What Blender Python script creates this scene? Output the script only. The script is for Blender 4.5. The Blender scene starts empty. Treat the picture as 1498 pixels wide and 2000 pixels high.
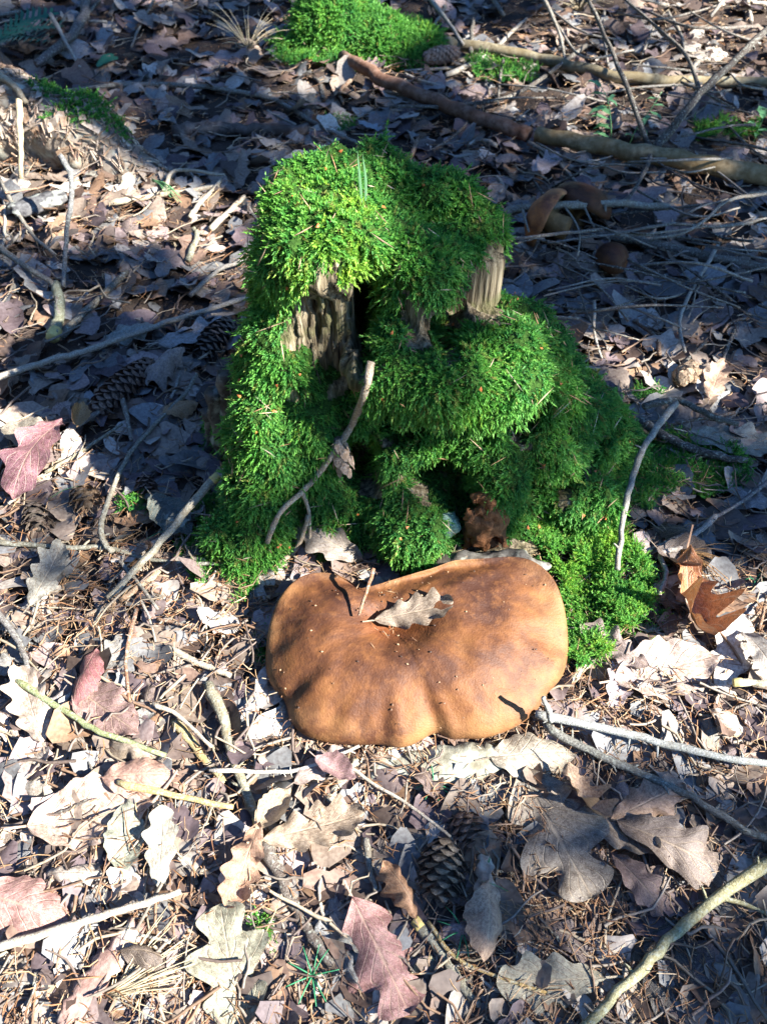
import bpy, math, random
import numpy as np
R = math.radians
rng = np.random.default_rng(7)
random.seed(7)
sc = bpy.context.scene
COL = sc.collection

# ------------------------------------------------------------------ camera, sky, sun, exposure
CAMH, PITCH, FPX = 0.95, R(52.0), 1502.0
cam_d = bpy.data.cameras.new('camera'); cam = bpy.data.objects.new('camera', cam_d); COL.objects.link(cam)
cam.location = (0, 0, CAMH); cam.rotation_euler = (math.pi/2 - PITCH, 0, 0)
cam_d.sensor_fit = 'VERTICAL'; cam_d.angle = 2*math.atan(1000/FPX)
cam_d.clip_start = 0.02; cam_d.clip_end = 200
cam_d.dof.use_dof = True; cam_d.dof.focus_distance = 0.98; cam_d.dof.aperture_fstop = 5.0
sc.camera = cam
SUN_EL, SUN_AZ = R(37.0), R(-21.0)
S = np.array([math.cos(SUN_EL)*math.cos(SUN_AZ), math.cos(SUN_EL)*math.sin(SUN_AZ), math.sin(SUN_EL)])
w = bpy.data.worlds.new('World'); sc.world = w; w.use_nodes = True
nt = w.node_tree; bg = nt.nodes['Background']
sky = nt.nodes.new('ShaderNodeTexSky'); sky.sky_type = 'NISHITA'; sky.sun_disc = False
sky.ozone_density = 10.0; sky.dust_density = 0.1; sky.sun_elevation = SUN_EL; sky.sun_rotation = R(90) - SUN_AZ
nt.links.new(sky.outputs[0], bg.inputs[0]); bg.inputs[1].default_value = 0.12
sl = bpy.data.lights.new('sun', 'SUN'); sun = bpy.data.objects.new('sun', sl); COL.objects.link(sun)
sl.energy = 5.0; sl.angle = R(0.53); sl.color = (1.0, 0.95, 0.88)
from mathutils import Vector, Matrix
sun.rotation_euler = Vector(S).to_track_quat('Z', 'Y').to_euler(); sun.location = Vector(S*30)
vs = sc.view_settings; vs.view_transform = 'Standard'; vs.look = 'None'; vs.gamma = 1.0
vs.exposure = 2.5; vs.use_curve_mapping = False
sc.cycles.use_denoising = True
sc.cycles.max_bounces = 6; sc.cycles.diffuse_bounces = 3; sc.cycles.transmission_bounces = 4

# ------------------------------------------------------------------ helpers
FW = np.array([0, math.cos(PITCH), -math.sin(PITCH)]); UP = np.array([0, math.sin(PITCH), math.cos(PITCH)])
def vnoise(p, seed=0):
    p = np.asarray(p, float); i = np.floor(p).astype(np.int64); f = p - i; u = f*f*(3-2*f)
    out = np.zeros(p.shape[:-1])
    for dx in (0, 1):
        for dy in (0, 1):
            for dz in (0, 1):
                h = (i[..., 0]+dx)*374761393 + (i[..., 1]+dy)*668265263 + (i[..., 2]+dz)*2147483647 + seed*974634777
                h = (h ^ (h >> 13)) * 1274126177; h = (h ^ (h >> 16)) & 0xffffff
                wgt = (u[..., 0] if dx else 1-u[..., 0])*(u[..., 1] if dy else 1-u[..., 1])*(u[..., 2] if dz else 1-u[..., 2])
                out += wgt*(h/float(0xffffff))
    return out*2-1
def ground(x, y):
    x = np.asarray(x, float); y = np.asarray(y, float)
    p = np.stack([x, y, np.zeros_like(x)], -1)
    g = 0.016*vnoise(p*3.1, 1) + 0.007*vnoise(p*9.0, 2) + 0.003*vnoise(p*24, 3)
    far = np.clip((y-1.3)/2, 0, 1.5)
    return g*(0.6+0.6*far) - 0.004
def gz(x, y): return float(ground(np.array([x]), np.array([y]))[0])
def ray(px, py): return FW + np.array([1, 0, 0])*(px-749)/FPX - UP*(py-1000)/FPX
def at_z(px, py, z):
    r = ray(px, py); t = (z-CAMH)/r[2]; return np.array([0, 0, CAMH]) + r*t
def at_y(px, py, y):
    r = ray(px, py); t = y/r[1]; return np.array([0, 0, CAMH]) + r*t
def on_ground(px, py, lift=0.0):
    z = 0.0
    for _ in range(4):
        p = at_z(px, py, z+lift); z = gz(p[0], p[1])
    return at_z(px, py, z+lift)
def depth(p): return float(np.dot(np.asarray(p)-np.array([0, 0, CAMH]), FW))

def mesh(name, V, F, mats=None, smooth=True, uv=None, attr=None, fmat=None):
    me = bpy.data.meshes.new(name)
    V = np.asarray(V, np.float32)
    if isinstance(F, np.ndarray):
        n, k = F.shape
        me.vertices.add(len(V)); me.vertices.foreach_set('co', V.ravel())
        me.loops.add(n*k); me.loops.foreach_set('vertex_index', F.astype(np.int32).ravel())
        me.polygons.add(n); me.polygons.foreach_set('loop_start', np.arange(0, n*k, k, dtype=np.int32))
        me.polygons.foreach_set('loop_total', np.full(n, k, np.int32))
        me.update(calc_edges=True)
    else:
        me.from_pydata([tuple(map(float, v)) for v in V], [], F)
    if smooth: me.polygons.foreach_set('use_smooth', np.ones(len(me.polygons), bool))
    if uv is not None:
        l = me.uv_layers.new(name='UVMap')
        vi = np.zeros(len(me.loops), np.int32); me.loops.foreach_get('vertex_index', vi)
        l.data.foreach_set('uv', np.asarray(uv, np.float32)[vi].ravel())
    if attr is not None:
        a = me.attributes.new('tint', 'FLOAT_COLOR', 'POINT')
        c = np.ones((len(V), 4), np.float32); c[:, :attr.shape[1]] = attr
        a.data.foreach_set('color', c.ravel())
    for m in (mats if isinstance(mats, (list, tuple)) else [mats]):
        if m: me.materials.append(m)
    if fmat is not None: me.polygons.foreach_set('material_index', np.asarray(fmat, np.int32))
    me.validate()
    return me
def tag(o, label=None, cat=None, group=None, kind=None):
    if label: o['label'] = label
    if cat: o['category'] = cat
    if group: o['group'] = group
    if kind: o['kind'] = kind
    return o
def link(name, me, parent=None, color=None):
    o = bpy.data.objects.new(name, me); COL.objects.link(o)
    if parent: o.parent = parent
    if color: o.color = (*color, 1)
    return o
def empty(name, loc=(0, 0, 0), **k):
    o = bpy.data.objects.new(name, None); COL.objects.link(o); o.location = loc; o.empty_display_size = 0.02
    return tag(o, **k)
def child(name, V, F, mat, root, under=None, **k):       # world-space vertices under an empty that only translates
    V = np.asarray(V, float) - np.array(root.location)
    return link(name, mesh(name, V, F, mat, **k), under or root)
class Geo:
    def __init__(s): s.V = []; s.F = []; s.n = 0
    def add(s, V, F):
        V = np.asarray(V, float); s.V.append(V); s.F += [tuple(int(i)+s.n for i in f) for f in F]; s.n += len(V)
    def arr(s): return np.concatenate(s.V), s.F

# ------------------------------------------------------------------ materials
class NB:
    def __init__(s, name):
        s.m = bpy.data.materials.new(name); s.m.use_nodes = True; s.t = s.m.node_tree
        s.b = s.t.nodes['Principled BSDF']; s.o = s.t.nodes['Material Output']
    def n(s, typ, **k):
        x = s.t.nodes.new(typ)
        for a, b in k.items(): setattr(x, a, b)
        return x
    def l(s, a, b): s.t.links.new(a, b)
    def setv(s, node, key, val):
        if hasattr(val, 'is_linked') or isinstance(val, bpy.types.NodeSocket): s.l(val, node.inputs[key])
        else: node.inputs[key].default_value = val
    def coord(s, what='Object'): return s.n('ShaderNodeTexCoord').outputs[what]
    def mapping(s, v, scale=(1, 1, 1), loc=None):
        m = s.n('ShaderNodeMapping'); s.l(v, m.inputs[0]); m.inputs['Scale'].default_value = scale
        if loc is not None: s.setv(m, 'Location', loc)
        return m.outputs[0]
    def noise(s, v, scale, detail=3, rough=.55, out='Fac'):
        x = s.n('ShaderNodeTexNoise'); s.l(v, x.inputs['Vector'])
        x.inputs['Scale'].default_value = scale; x.inputs['Detail'].default_value = detail; x.inputs['Roughness'].default_value = rough
        return x.outputs[out]
    def ramp(s, f, stops):
        r = s.n('ShaderNodeValToRGB'); s.l(f, r.inputs[0]); e = r.color_ramp.elements
        while len(e) < len(stops): e.new(.5)
        for el, (p, c) in zip(e, stops):
            el.position = p; el.color = (*c, 1) if len(c) == 3 else c
        return r.outputs[0]
    def g(s, f, a, b): return s.ramp(f, [(a, (0, 0, 0)), (b, (1, 1, 1))] if a < b else [(b, (1, 1, 1)), (a, (0, 0, 0))])
    def mix(s, f, a, b, mode='MIX'):
        x = s.n('ShaderNodeMix', data_type='RGBA', blend_type=mode)
        for k, v in ((0, f), (6, a), (7, b)):
            if isinstance(v, bpy.types.NodeSocket): s.l(v, x.inputs[k])
            else: x.inputs[k].default_value = v if k == 0 else ((*v, 1) if len(v) == 3 else v)
        return x.outputs[2]
    def math(s, op, a, b=0.0):
        x = s.n('ShaderNodeMath', operation=op)
        for k, v in ((0, a), (1, b)):
            if isinstance(v, bpy.types.NodeSocket): s.l(v, x.inputs[k])
            else: x.inputs[k].default_value = v
        return x.outputs[0]
    def bump(s, h, strength, dist):
        x = s.n('ShaderNodeBump'); x.inputs['Strength'].default_value = strength; x.inputs['Distance'].default_value = dist
        s.l(h, x.inputs['Height']); s.l(x.outputs[0], s.b.inputs['Normal']); return x.outputs[0]
    def fin(s, col, rough=.7, spec=.3, trans=None, tcol=None):
        s.setv(s.b, 'Base Color', col if isinstance(col, bpy.types.NodeSocket) else (*col, 1))
        s.setv(s.b, 'Roughness', rough); s.setv(s.b, 'Specular IOR Level', spec)
        if trans:
            t = s.n('ShaderNodeBsdfTranslucent'); c = tcol if tcol is not None else col
            s.setv(t, 'Color', c if isinstance(c, bpy.types.NodeSocket) else (*c, 1))
            mx = s.n('ShaderNodeMixShader'); mx.inputs[0].default_value = trans
            s.l(s.b.outputs[0], mx.inputs[1]); s.l(t.outputs[0], mx.inputs[2]); s.l(mx.outputs[0], s.o.inputs[0])
        return s.m

def m_soil():
    b = NB('soil'); c = b.coord(); n1 = b.noise(c, 18, 5); n2 = b.noise(c, 160, 4)
    col = b.mix(n2, b.ramp(n1, [(.3, (.016, .012, .010)), (.7, (.050, .036, .028))]), (.065, .048, .038))
    b.bump(n2, .9, .006); return b.fin(col, .95, .15)
def m_leaf():
    b = NB('dry_leaf'); oi = b.n('ShaderNodeObjectInfo'); uv = b.coord('UV'); oc = b.coord()
    off = b.math('MULTIPLY', oi.outputs['Random'], 37.0)
    p = b.mapping(oc, (1, 1, 1), b.n('ShaderNodeCombineXYZ').outputs[0])
    cx = b.n('ShaderNodeCombineXYZ'); b.l(off, cx.inputs[0]); b.l(off, cx.inputs[1])
    mp = b.n('ShaderNodeMapping'); b.l(oc, mp.inputs[0]); b.l(cx.outputs[0], mp.inputs[1]); p = mp.outputs[0]
    base = oi.outputs['Color']
    n1 = b.noise(p, 26, 4, .6); n2 = b.noise(p, 150, 3, .6)
    dark = b.mix(1.0, base, (.45, .40, .38), 'MULTIPLY'); lite = b.mix(.45, base, (.62, .52, .40))
    col = b.mix(b.g(n1, .38, .66), dark, base); col = b.mix(b.g(n2, .50, .74), col, lite)
    sp = b.n('ShaderNodeTexVoronoi'); b.l(p, sp.inputs['Vector']); sp.inputs['Scale'].default_value = 130
    spot = b.g(sp.outputs['Distance'], .10, .24)
    col = b.mix(spot, b.mix(1, col, (.35, .28, .25), 'MULTIPLY'), col)
    sx = b.n('ShaderNodeSeparateXYZ'); b.l(uv, sx.inputs[0])
    a = b.math('ABSOLUTE', b.math('SUBTRACT', sx.outputs[1], .5))
    mid = b.g(a, .010, .030)
    ph = b.math('FRACT', b.math('MULTIPLY', b.math('SUBTRACT', sx.outputs[0], b.math('MULTIPLY', a, .55)), 8.0))
    sv = b.g(b.math('ABSOLUTE', b.math('SUBTRACT', ph, .5)), .02, .075)
    vein = b.math('MULTIPLY', mid, sv)
    col = b.mix(vein, b.mix(.30, col, (.42, .32, .21)), col)
    b.bump(b.math('ADD', b.math('MULTIPLY', vein, .8), b.math('MULTIPLY', n2, .7)), .55, .0016)
    return b.fin(col, b.g(n1, -.6, 1.3), .38, .16)
def m_tint(name, rough=.7, spec=.3, trans=None, bump=None, sc_=200):
    b = NB(name); a = b.n('ShaderNodeAttribute', attribute_name='tint').outputs['Color']; c = b.coord()
    n = b.noise(c, sc_, 3); col = b.mix(b.g(n, .3, .7), b.mix(1, a, (.55, .5, .5), 'MULTIPLY'), a)
    if bump: b.bump(n, .6, bump)
    return b.fin(col, rough, spec, trans)
def m_moss():
    b = NB('moss'); a = b.n('ShaderNodeAttribute', attribute_name='tint'); sx = b.n('ShaderNodeSeparateColor'); b.l(a.outputs['Color'], sx.inputs[0])
    g = b.n('ShaderNodeNewGeometry').outputs['Position']
    n = b.noise(g, 14, 3)
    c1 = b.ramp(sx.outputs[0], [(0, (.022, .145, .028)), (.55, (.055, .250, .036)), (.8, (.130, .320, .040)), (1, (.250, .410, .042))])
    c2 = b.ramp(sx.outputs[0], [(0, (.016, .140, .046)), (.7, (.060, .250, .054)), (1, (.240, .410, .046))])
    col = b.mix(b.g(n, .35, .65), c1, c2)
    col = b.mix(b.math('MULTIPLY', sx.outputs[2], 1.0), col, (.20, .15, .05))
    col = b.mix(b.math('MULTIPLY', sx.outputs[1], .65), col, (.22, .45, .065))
    return b.fin(col, .55, .25, .42)
def m_mossbase():
    b = NB('moss_underlayer'); g = b.coord(); n = b.noise(g, 120, 4)
    b.bump(n, 1, .01); return b.fin(b.ramp(n, [(.3, (.012, .030, .006)), (.7, (.035, .085, .014))]), .95, .1)
def m_wood():
    b = NB('rotten_stump_wood'); c = b.coord()
    v = b.mapping(c, (150, 150, 9)); n = b.noise(v, 1, 5, .6); n2 = b.noise(c, 22, 3)
    col = b.ramp(n, [(.34, (.018, .014, .010)), (.50, (.125, .100, .062)), (.72, (.33, .285, .195))])
    col = b.mix(b.g(n2, .5, .75), col, (.09, .10, .035)); b.bump(n, 1, .006)
    return b.fin(col, .9, .15)
def m_obj_bark(name, nz, lichen=True, stretch=1.0, bstr=.8):
    b = NB(name); oi = b.n('ShaderNodeObjectInfo'); c = b.coord(); base = oi.outputs['Color']
    n = b.noise(c, nz, 5, .65); n2 = b.noise(c, nz*.22, 3)
    col = b.mix(b.g(n, .32, .68), b.mix(1, base, (.38, .34, .32), 'MULTIPLY'), b.mix(.12, base, (.7, .66, .58)))
    col = b.mix(b.g(n2, .45, .75), col, b.mix(1, base, (.6, .52, .45), 'MULTIPLY'))
    if lichen: col = b.mix(b.math('MULTIPLY', b.g(b.noise(c, nz*.55, 4), .54, .66), .55), col, (.38, .41, .34))
    b.bump(n, bstr, .0025); return b.fin(col, .85, .2)
def m_cap(k=1.0):
    b = NB('mushroom_cap_skin'); uv = b.coord('UV'); c = b.coord()
    rad = b.noise(b.mapping(uv, (34, 3.0, 1)), 1, 4, .6); n1 = b.noise(c, 11, 6, .68); n2 = b.noise(c, 70, 4, .65); n3 = b.noise(c, 420, 3)
    col = b.ramp(n1, [(.36, (.040, .015, .008)), (.46, (.080, .031, .013)), (.55, (.125, .050, .018)), (.70, (.190, .085, .028))])
    col = b.mix(b.math('MULTIPLY', b.g(rad, .46, .72), .75), col, (.050, .022, .014))
    col = b.mix(b.math('MULTIPLY', b.g(n2, .52, .72), .50), col, (.19, .080, .027))
    v = b.n('ShaderNodeTexVoronoi'); b.l(c, v.inputs['Vector']); v.inputs['Scale'].default_value = 75; v.inputs['Randomness'].default_value = 1
    col = b.mix(b.g(v.outputs['Distance'], .03, .09), (.06, .03, .015), col)
    sx = b.n('ShaderNodeSeparateXYZ'); b.l(uv, sx.inputs[0])
    col = b.mix(b.math('MULTIPLY', b.math('MULTIPLY', b.g(sx.outputs[1], .84, 1.0), b.g(n1, .42, .62)), .55), col, (.26, .145, .060))  # paler rim: sunlit highlight painted into the cap colour
    col = b.mix(b.math('MULTIPLY', b.g(sx.outputs[1], .30, .05), .6), col, (.135, .040, .012))
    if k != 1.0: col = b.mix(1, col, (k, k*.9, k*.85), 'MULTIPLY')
    h = b.math('ADD', b.math('MULTIPLY', n3, .35), b.math('ADD', b.math('MULTIPLY', n2, .7), b.math('MULTIPLY', rad, .35)))
    b.bump(h, .55, .0035); return b.fin(col, .6, .22)
def m_plain(name, col, rough=.7, spec=.3, nz=None, amt=.4, trans=None, bmp=0):
    b = NB(name)
    if nz:
        n = b.noise(b.coord(), nz, 4, .6); c2 = b.mix(b.g(n, .3, .7), b.mix(1, col, (1-amt,)*3, 'MULTIPLY'), col)
        if bmp: b.bump(n, .8, bmp)
        return b.fin(c2, rough, spec, trans)
    return b.fin(col, rough, spec, trans)

M = dict(soil=m_soil(), leaf=m_leaf(), litter=m_tint('leaf_litter', .6, .35, .1), needle=m_tint('needle', .55, .35),
         moss=m_moss(), mossbase=m_mossbase(), wood=m_wood(), twig=m_obj_bark('twig_bark', 420), pole=m_obj_bark('pole_bark', 60, False, 1, .6),
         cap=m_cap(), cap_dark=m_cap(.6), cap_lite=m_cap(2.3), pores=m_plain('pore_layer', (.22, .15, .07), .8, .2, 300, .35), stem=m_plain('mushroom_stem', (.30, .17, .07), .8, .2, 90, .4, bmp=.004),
         cut=m_plain('fresh_cut_wood', (.56, .45, .17), .7, .25, 300, .3), cone=m_obj_bark('cone_scale', 260, False),
         rot=m_plain('rotten_wood', (.26, .115, .05), .9, .1, 110, .6, bmp=.006), lichen=m_plain('teal_lichen', (.22, .34, .26), .9, .1, 240, .55, bmp=.004),
         bark=m_obj_bark('old_bark', 70, True), grass=m_plain('grass_blade', (.10, .22, .10), .5, .35, trans=.3), dryg=m_plain('dry_grass', (.48, .40, .26), .6, .3, trans=.2),
         seed=m_plain('seedling_needle', (.045, .24, .11), .5, .35, trans=.25), fern=m_plain('fern_leaf', (.03, .15, .10), .6, .3, trans=.3),
         green=m_plain('fresh_leaf', (.16, .36, .16), .45, .4, trans=.35), crown=m_plain('oak_leaf', (.06, .11, .025), .6, .3, 20, .3, trans=.12), trunk=m_plain('tree_bark', (.10, .075, .055), .95, .1, 14, .6, bmp=.03))

# ------------------------------------------------------------------ shape builders
def smooth_path(P, n=4):
    P = [np.asarray(p, float) for p in P]
    if len(P) < 3: return np.array([P[0]*(1-t)+P[-1]*t for t in np.linspace(0, 1, n*2+1)])
    Q = [2*P[0]-P[1]] + P + [2*P[-1]-P[-2]]; out = []
    for i in range(1, len(Q)-2):
        a, b, c, d = Q[i-1:i+3]
        for t in np.linspace(0, 1, n, endpoint=False):
            out.append(.5*((2*b)+(c-a)*t+(2*a-5*b+4*c-d)*t*t+(3*b-a-3*c+d)*t**3))
    out.append(P[-1]); return np.array(out)
def tube(P, r, sides=7, rough=.12, seed=0, cap=True):
    P = np.asarray(P, float); n = len(P); r = np.broadcast_to(np.asarray(r, float), (n,)) if np.ndim(r) else np.full(n, float(r))
    T = np.gradient(P, axis=0); T /= np.linalg.norm(T, axis=1, keepdims=True)+1e-12
    ref = np.array([0, 0, 1.0]) if abs(T[:, 2]).mean() < .8 else np.array([1.0, 0, 0])
    A = np.cross(T, ref); A /= np.linalg.norm(A, axis=1, keepdims=True)+1e-12; B = np.cross(A, T)
    th = np.linspace(0, 2*math.pi, sides, endpoint=False); rs = np.random.default_rng(seed+11)
    rr = r[:, None]*(1+rough*rs.uniform(-1, 1, (n, sides)))
    V = P[:, None]+rr[..., None]*(A[:, None]*np.cos(th)[None, :, None]+B[:, None]*np.sin(th)[None, :, None])
    V = V.reshape(-1, 3); F = []
    for i in range(n-1):
        for j in range(sides):
            k = (j+1) % sides; F.append((i*sides+j, i*sides+k, (i+1)*sides+k, (i+1)*sides+j))
    if cap:
        F.append(tuple(range(sides))[::-1]); F.append(tuple((n-1)*sides+j for j in range(sides)))
    return V, F
def surface_nets(f, lo, hi, h):
    lo = np.array(lo); hi = np.array(hi); N = np.ceil((hi-lo)/h).astype(int)+1
    ax = [lo[i]+h*np.arange(N[i]) for i in range(3)]
    X, Y, Z = np.meshgrid(*ax, indexing='ij'); v = f(np.stack([X, Y, Z], -1).reshape(-1, 3)).reshape(N)
    c = [(a, b, d) for a in (0, 1) for b in (0, 1) for d in (0, 1)]
    sl = lambda o: v[o[0]:N[0]-1+o[0], o[1]:N[1]-1+o[1], o[2]:N[2]-1+o[2]]
    ins = sum((sl(o) < 0).astype(int) for o in c); mixed = (ins > 0) & (ins < 8)
    idx = np.full(mixed.shape, -1); ijk = np.argwhere(mixed); idx[mixed] = np.arange(len(ijk))
    acc = np.zeros((len(ijk), 3)); cnt = np.zeros(len(ijk))
    cv = {o: sl(o)[mixed] for o in c}
    for o in c:
        for a in range(3):
            if o[a] == 0:
                q = list(o); q[a] = 1; q = tuple(q); va, vb = cv[o], cv[q]; m = (va < 0) != (vb < 0)
                t = np.where(m, va/np.where(m, va-vb, 1), 0)
                pt = np.tile(np.array(o, float), (len(ijk), 1)); pt[:, a] += t
                acc[m] += pt[m]; cnt[m] += 1
    V = lo+h*(ijk+acc/cnt[:, None]); F = []
    for a in range(3):
        b, d = (a+1) % 3, (a+2) % 3
        s0 = [slice(0, N[i]) for i in range(3)]; s0[a] = slice(0, N[a]-1); s1 = list(s0); s1[a] = slice(1, N[a])
        va, vb = v[tuple(s0)] < 0, v[tuple(s1)] < 0; ch = np.argwhere(va != vb); sg = va[tuple(ch.T)]
        ok = (ch[:, b] > 0) & (ch[:, d] > 0) & (ch[:, b] < N[b]-1) & (ch[:, d] < N[d]-1); ch, sg = ch[ok], sg[ok]
        def cell(db, dd):
            q = ch.copy(); q[:, b] += db; q[:, d] += dd; return idx[tuple(q.T)]
        Q = np.stack([cell(-1, -1), cell(0, -1), cell(0, 0), cell(-1, 0)], 1); Q[~sg] = Q[~sg][:, ::-1]; F.append(Q)
    return V, np.concatenate(F)
def face_data(V, F):
    A, B, C, D = V[F[:, 0]], V[F[:, 1]], V[F[:, 2]], V[F[:, 3]]
    n = np.cross(C-A, D-B); ar = np.linalg.norm(n, axis=1)/2; n /= (2*ar[:, None]+1e-12); return (A+B+C+D)/4, n, ar
def smin(a, b, k): h = np.clip(.5+.5*(b-a)/k, 0, 1); return b*(1-h)+a*h-k*h*(1-h)
def smax(a, b, k): return -smin(-a, -b, k)
def ell(p, c, r):
    q = (p-np.array(c))/np.array(r); k0 = np.linalg.norm(q, axis=1); k1 = np.linalg.norm(q/np.array(r), axis=1)+1e-9
    return k0*(k0-1)/k1
def rcone(p, a, b, ra, rb):
    a = np.array(a); b = np.array(b); ba = b-a; t = np.clip(((p-a)@ba)/(ba@ba), 0, 1)
    return np.linalg.norm(p-a-t[:, None]*ba, axis=1)-(ra+(rb-ra)*t)

def shoots(P, Nn, L, seed, droop=.35, spread=.6, K=15, brown=.03, fat=1.0, yellow=0.0):
    """feathery moss shoots, K pointed leaves each, as one mesh"""
    r = np.random.default_rng(seed); n = len(P)
    T = r.normal(size=(n, 3)); cl = np.stack([vnoise(P*55, 31+i) for i in range(3)], -1)
    D = Nn*.75+T*spread*.45+cl*.55; D[:, 2] -= droop*(1-np.clip(Nn[:, 2], 0, 1)*.6)
    D /= np.linalg.norm(D, axis=1, keepdims=True)
    ref = np.where(np.abs(D[:, 2:3]) < .9, np.array([[0, 0, 1.0]]), np.array([[1.0, 0, 0]]))
    A = np.cross(D, ref); A /= np.linalg.norm(A, axis=1, keepdims=True); B = np.cross(D, A)
    ph0 = r.uniform(0, 6.28, n); bend = (r.normal(size=(n, 3))*.25+np.array([0, 0, -.28*droop/.35]))*L[:, None]
    VV = np.zeros((n, K, 3, 3)); tip = np.zeros((n, K, 3))
    for k in range(K):
        s = (k+.6)/K; ph = ph0+k*2.4
        side = A*np.cos(ph)[:, None]+B*np.sin(ph)[:, None]; wd = np.cross(D, side)
        o = P+D*(L*s)[:, None]+bend*s*s
        ll = L*(.34-.14*s)*r.uniform(.8, 1.2, n)*fat; open_ = .95-.55*s
        ld = D*math.cos(open_)+side*math.sin(open_)
        wdt = ll*.26
        VV[:, k, 0] = o-wd*wdt[:, None]; VV[:, k, 1] = o+wd*wdt[:, None]; VV[:, k, 2] = o+ld*ll[:, None]+bend*.12
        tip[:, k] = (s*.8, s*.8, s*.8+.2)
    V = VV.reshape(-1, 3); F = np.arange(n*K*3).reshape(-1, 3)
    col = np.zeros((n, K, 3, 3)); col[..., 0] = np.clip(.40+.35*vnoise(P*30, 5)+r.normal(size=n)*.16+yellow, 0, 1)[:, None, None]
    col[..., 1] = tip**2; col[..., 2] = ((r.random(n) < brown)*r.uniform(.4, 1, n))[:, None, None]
    return V, F, col.reshape(-1, 3)
def sample_faces(C, N, A, V, F, wgt, n, r):
    p = A*wgt; p = p/p.sum(); k = r.choice(len(F), n, p=p); a, b = r.random(n), r.random(n)
    q = V[F[k]]; P = (q[:, 0]*(1-a)[:, None]+q[:, 1]*a[:, None])*(1-b)[:, None]+(q[:, 3]*(1-a)[:, None]+q[:, 2]*a[:, None])*b[:, None]
    return P, N[k]

# ------------------------------------------------------------------ the ground
def build_ground():
    xs = np.concatenate([np.linspace(-40, -2.6, 14, endpoint=False), np.linspace(-2.6, 2.6, 261), np.linspace(2.6, 40, 15)[1:]])
    ys = np.concatenate([np.linspace(-30, -.4, 10, endpoint=False), np.linspace(-.4, 4.2, 231), np.linspace(4.2, 60, 16)[1:]])
    X, Y = np.meshgrid(xs, ys, indexing='ij'); Z = ground(X.ravel(), Y.ravel())
    V = np.stack([X.ravel(), Y.ravel(), Z], 1); ny = len(ys); i, j = np.meshgrid(np.arange(len(xs)-1), np.arange(ny-1), indexing='ij')
    a = (i*ny+j).ravel(); F = np.stack([a, a+ny, a+ny+1, a+1], 1)
    o = link('ground', mesh('ground', V, F, M['soil'])); tag(o, 'dark forest soil under the leaf litter', 'ground', kind='structure')
build_ground()

# ------------------------------------------------------------------ the stump
HOLES = [((.020, .705, .225), (.042, .065, .040)), ((-.020, .80, .355), (.020, .085, .080)), ((.080, .80, .342), (.028, .075, .040)),
         ((.185, .71, .225), (.030, .055, .045)), ((.078, .69, .135), (.055, .065, .034)), ((.120, .650, .075), (.034, .055, .040)), ((.235, .70, .10), (.05, .055, .026)),
         ((-.030, .70, .145), (.034, .055, .055)), ((.30, .74, .11), (.03, .05, .02))]
def column(p):
    x, y, z = p.T; zz = np.clip(z, 0, .46); k = np.clip(1-zz/.40, 0, 1)**2
    rx = .124+.085*k; ry = .090+.07*k
    cx = -.003-.01*k; q = np.sqrt(((x-cx)/rx)**2+((y-.875+.02*k)/ry)**2)
    th = np.arctan2(y-.875, x-cx)
    d = (q-1)*np.minimum(rx, ry)+.006*np.sin(th*7+1)+.004*np.sin(th*13)
    top = .462-.42*np.clip(x+.02, 0, .14)-.016*np.clip((x-.045)*60, 0, 1)*np.clip((.92-y)*30, 0, 1)+.10*(y-.86)-.05*np.clip(-x-.06, 0, .1)-.02*np.exp(-((x-.04)/.03)**2-((y-.87)/.05)**2)
    return smax(d, z-top, .02)
def body(p):
    d = column(p)
    u = lambda q, k=.025: None
    parts = [(ell(p, (-.078, .808, .420), (.066, .062, .046)), .03),
             (ell(p, (.048, .80, .378), (.056, .042, .046)), .02),
             (ell(p, (.098, .892, .385), (.050, .058, .034)), .02), (rcone(p, (-.03, .94, .432), (.06, .93, .412), .034, .032), .02), (rcone(p, (.06, .93, .412), (.112, .895, .388), .032, .030), .02),
             (ell(p, (.078, .748, .296), (.132, .078, .050)), .025),
             (rcone(p, (.16, .82, .22), (.37, .86, .0), .095, .06), .03),
             (rcone(p, (.17, .80, .17), (.33, .74, -.01), .09, .05), .03),
             (rcone(p, (.02, .82, .16), (.02, .73, .0), .12, .08), .03),
             (rcone(p, (.12, .78, .14), (.17, .70, .0), .075, .045), .02),
             (rcone(p, (-.115, .83, .36), (-.150, .755, .18), .045, .055), .03),
             (rcone(p, (-.150, .755, .18), (-.205, .665, .0), .055, .050), .03),
             (rcone(p, (-.10, .80, .20), (-.075, .70, .02), .07, .045), .02),
             (rcone(p, (-.13, .90, .16), (-.275, .895, -.02), .075, .035), .03),
             (ell(p, (.045, .672, .052), (.062, .055, .052)), .012),
             (ell(p, (.165, .700, .135), (.038, .034, .036)), .012),
             (rcone(p, (.06, .67, .0), (.22, .675, .0), .035, .03), .012)]
    for q, k in parts: d = smin(d, q, k)
    return d
def mossbare(p):
    """>0 where no moss grows"""
    x, y, z = p.T
    b = np.maximum(1-ell_q(p, (-.058, .77, .345), (.050, .10, .090)), 1-ell_q(p, (.118, .84, .345), (.055, .075, .052)))
    b = np.maximum(b, 1-ell_q(p, (.042, .77, .362), (.026, .07, .035)))
    b = np.maximum(b, 1-ell_q(p, (.150, .63, .02), (.075, .06, .045)))
    for c, r in HOLES: b = np.maximum(b, (1-ell_q(p, c, np.array(r)*np.array([.95, 1.5, .95])))*1.5)
    return b+.35*vnoise(p*45, 9)+np.where(p[:, 2] < .36, np.clip(vnoise(p*np.array([34, 34, 20]), 19)-.52, 0, 1)*3.2, 0)
def ell_q(p, c, r): return np.linalg.norm((p-np.array(c))/np.array(r), axis=1)
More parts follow.
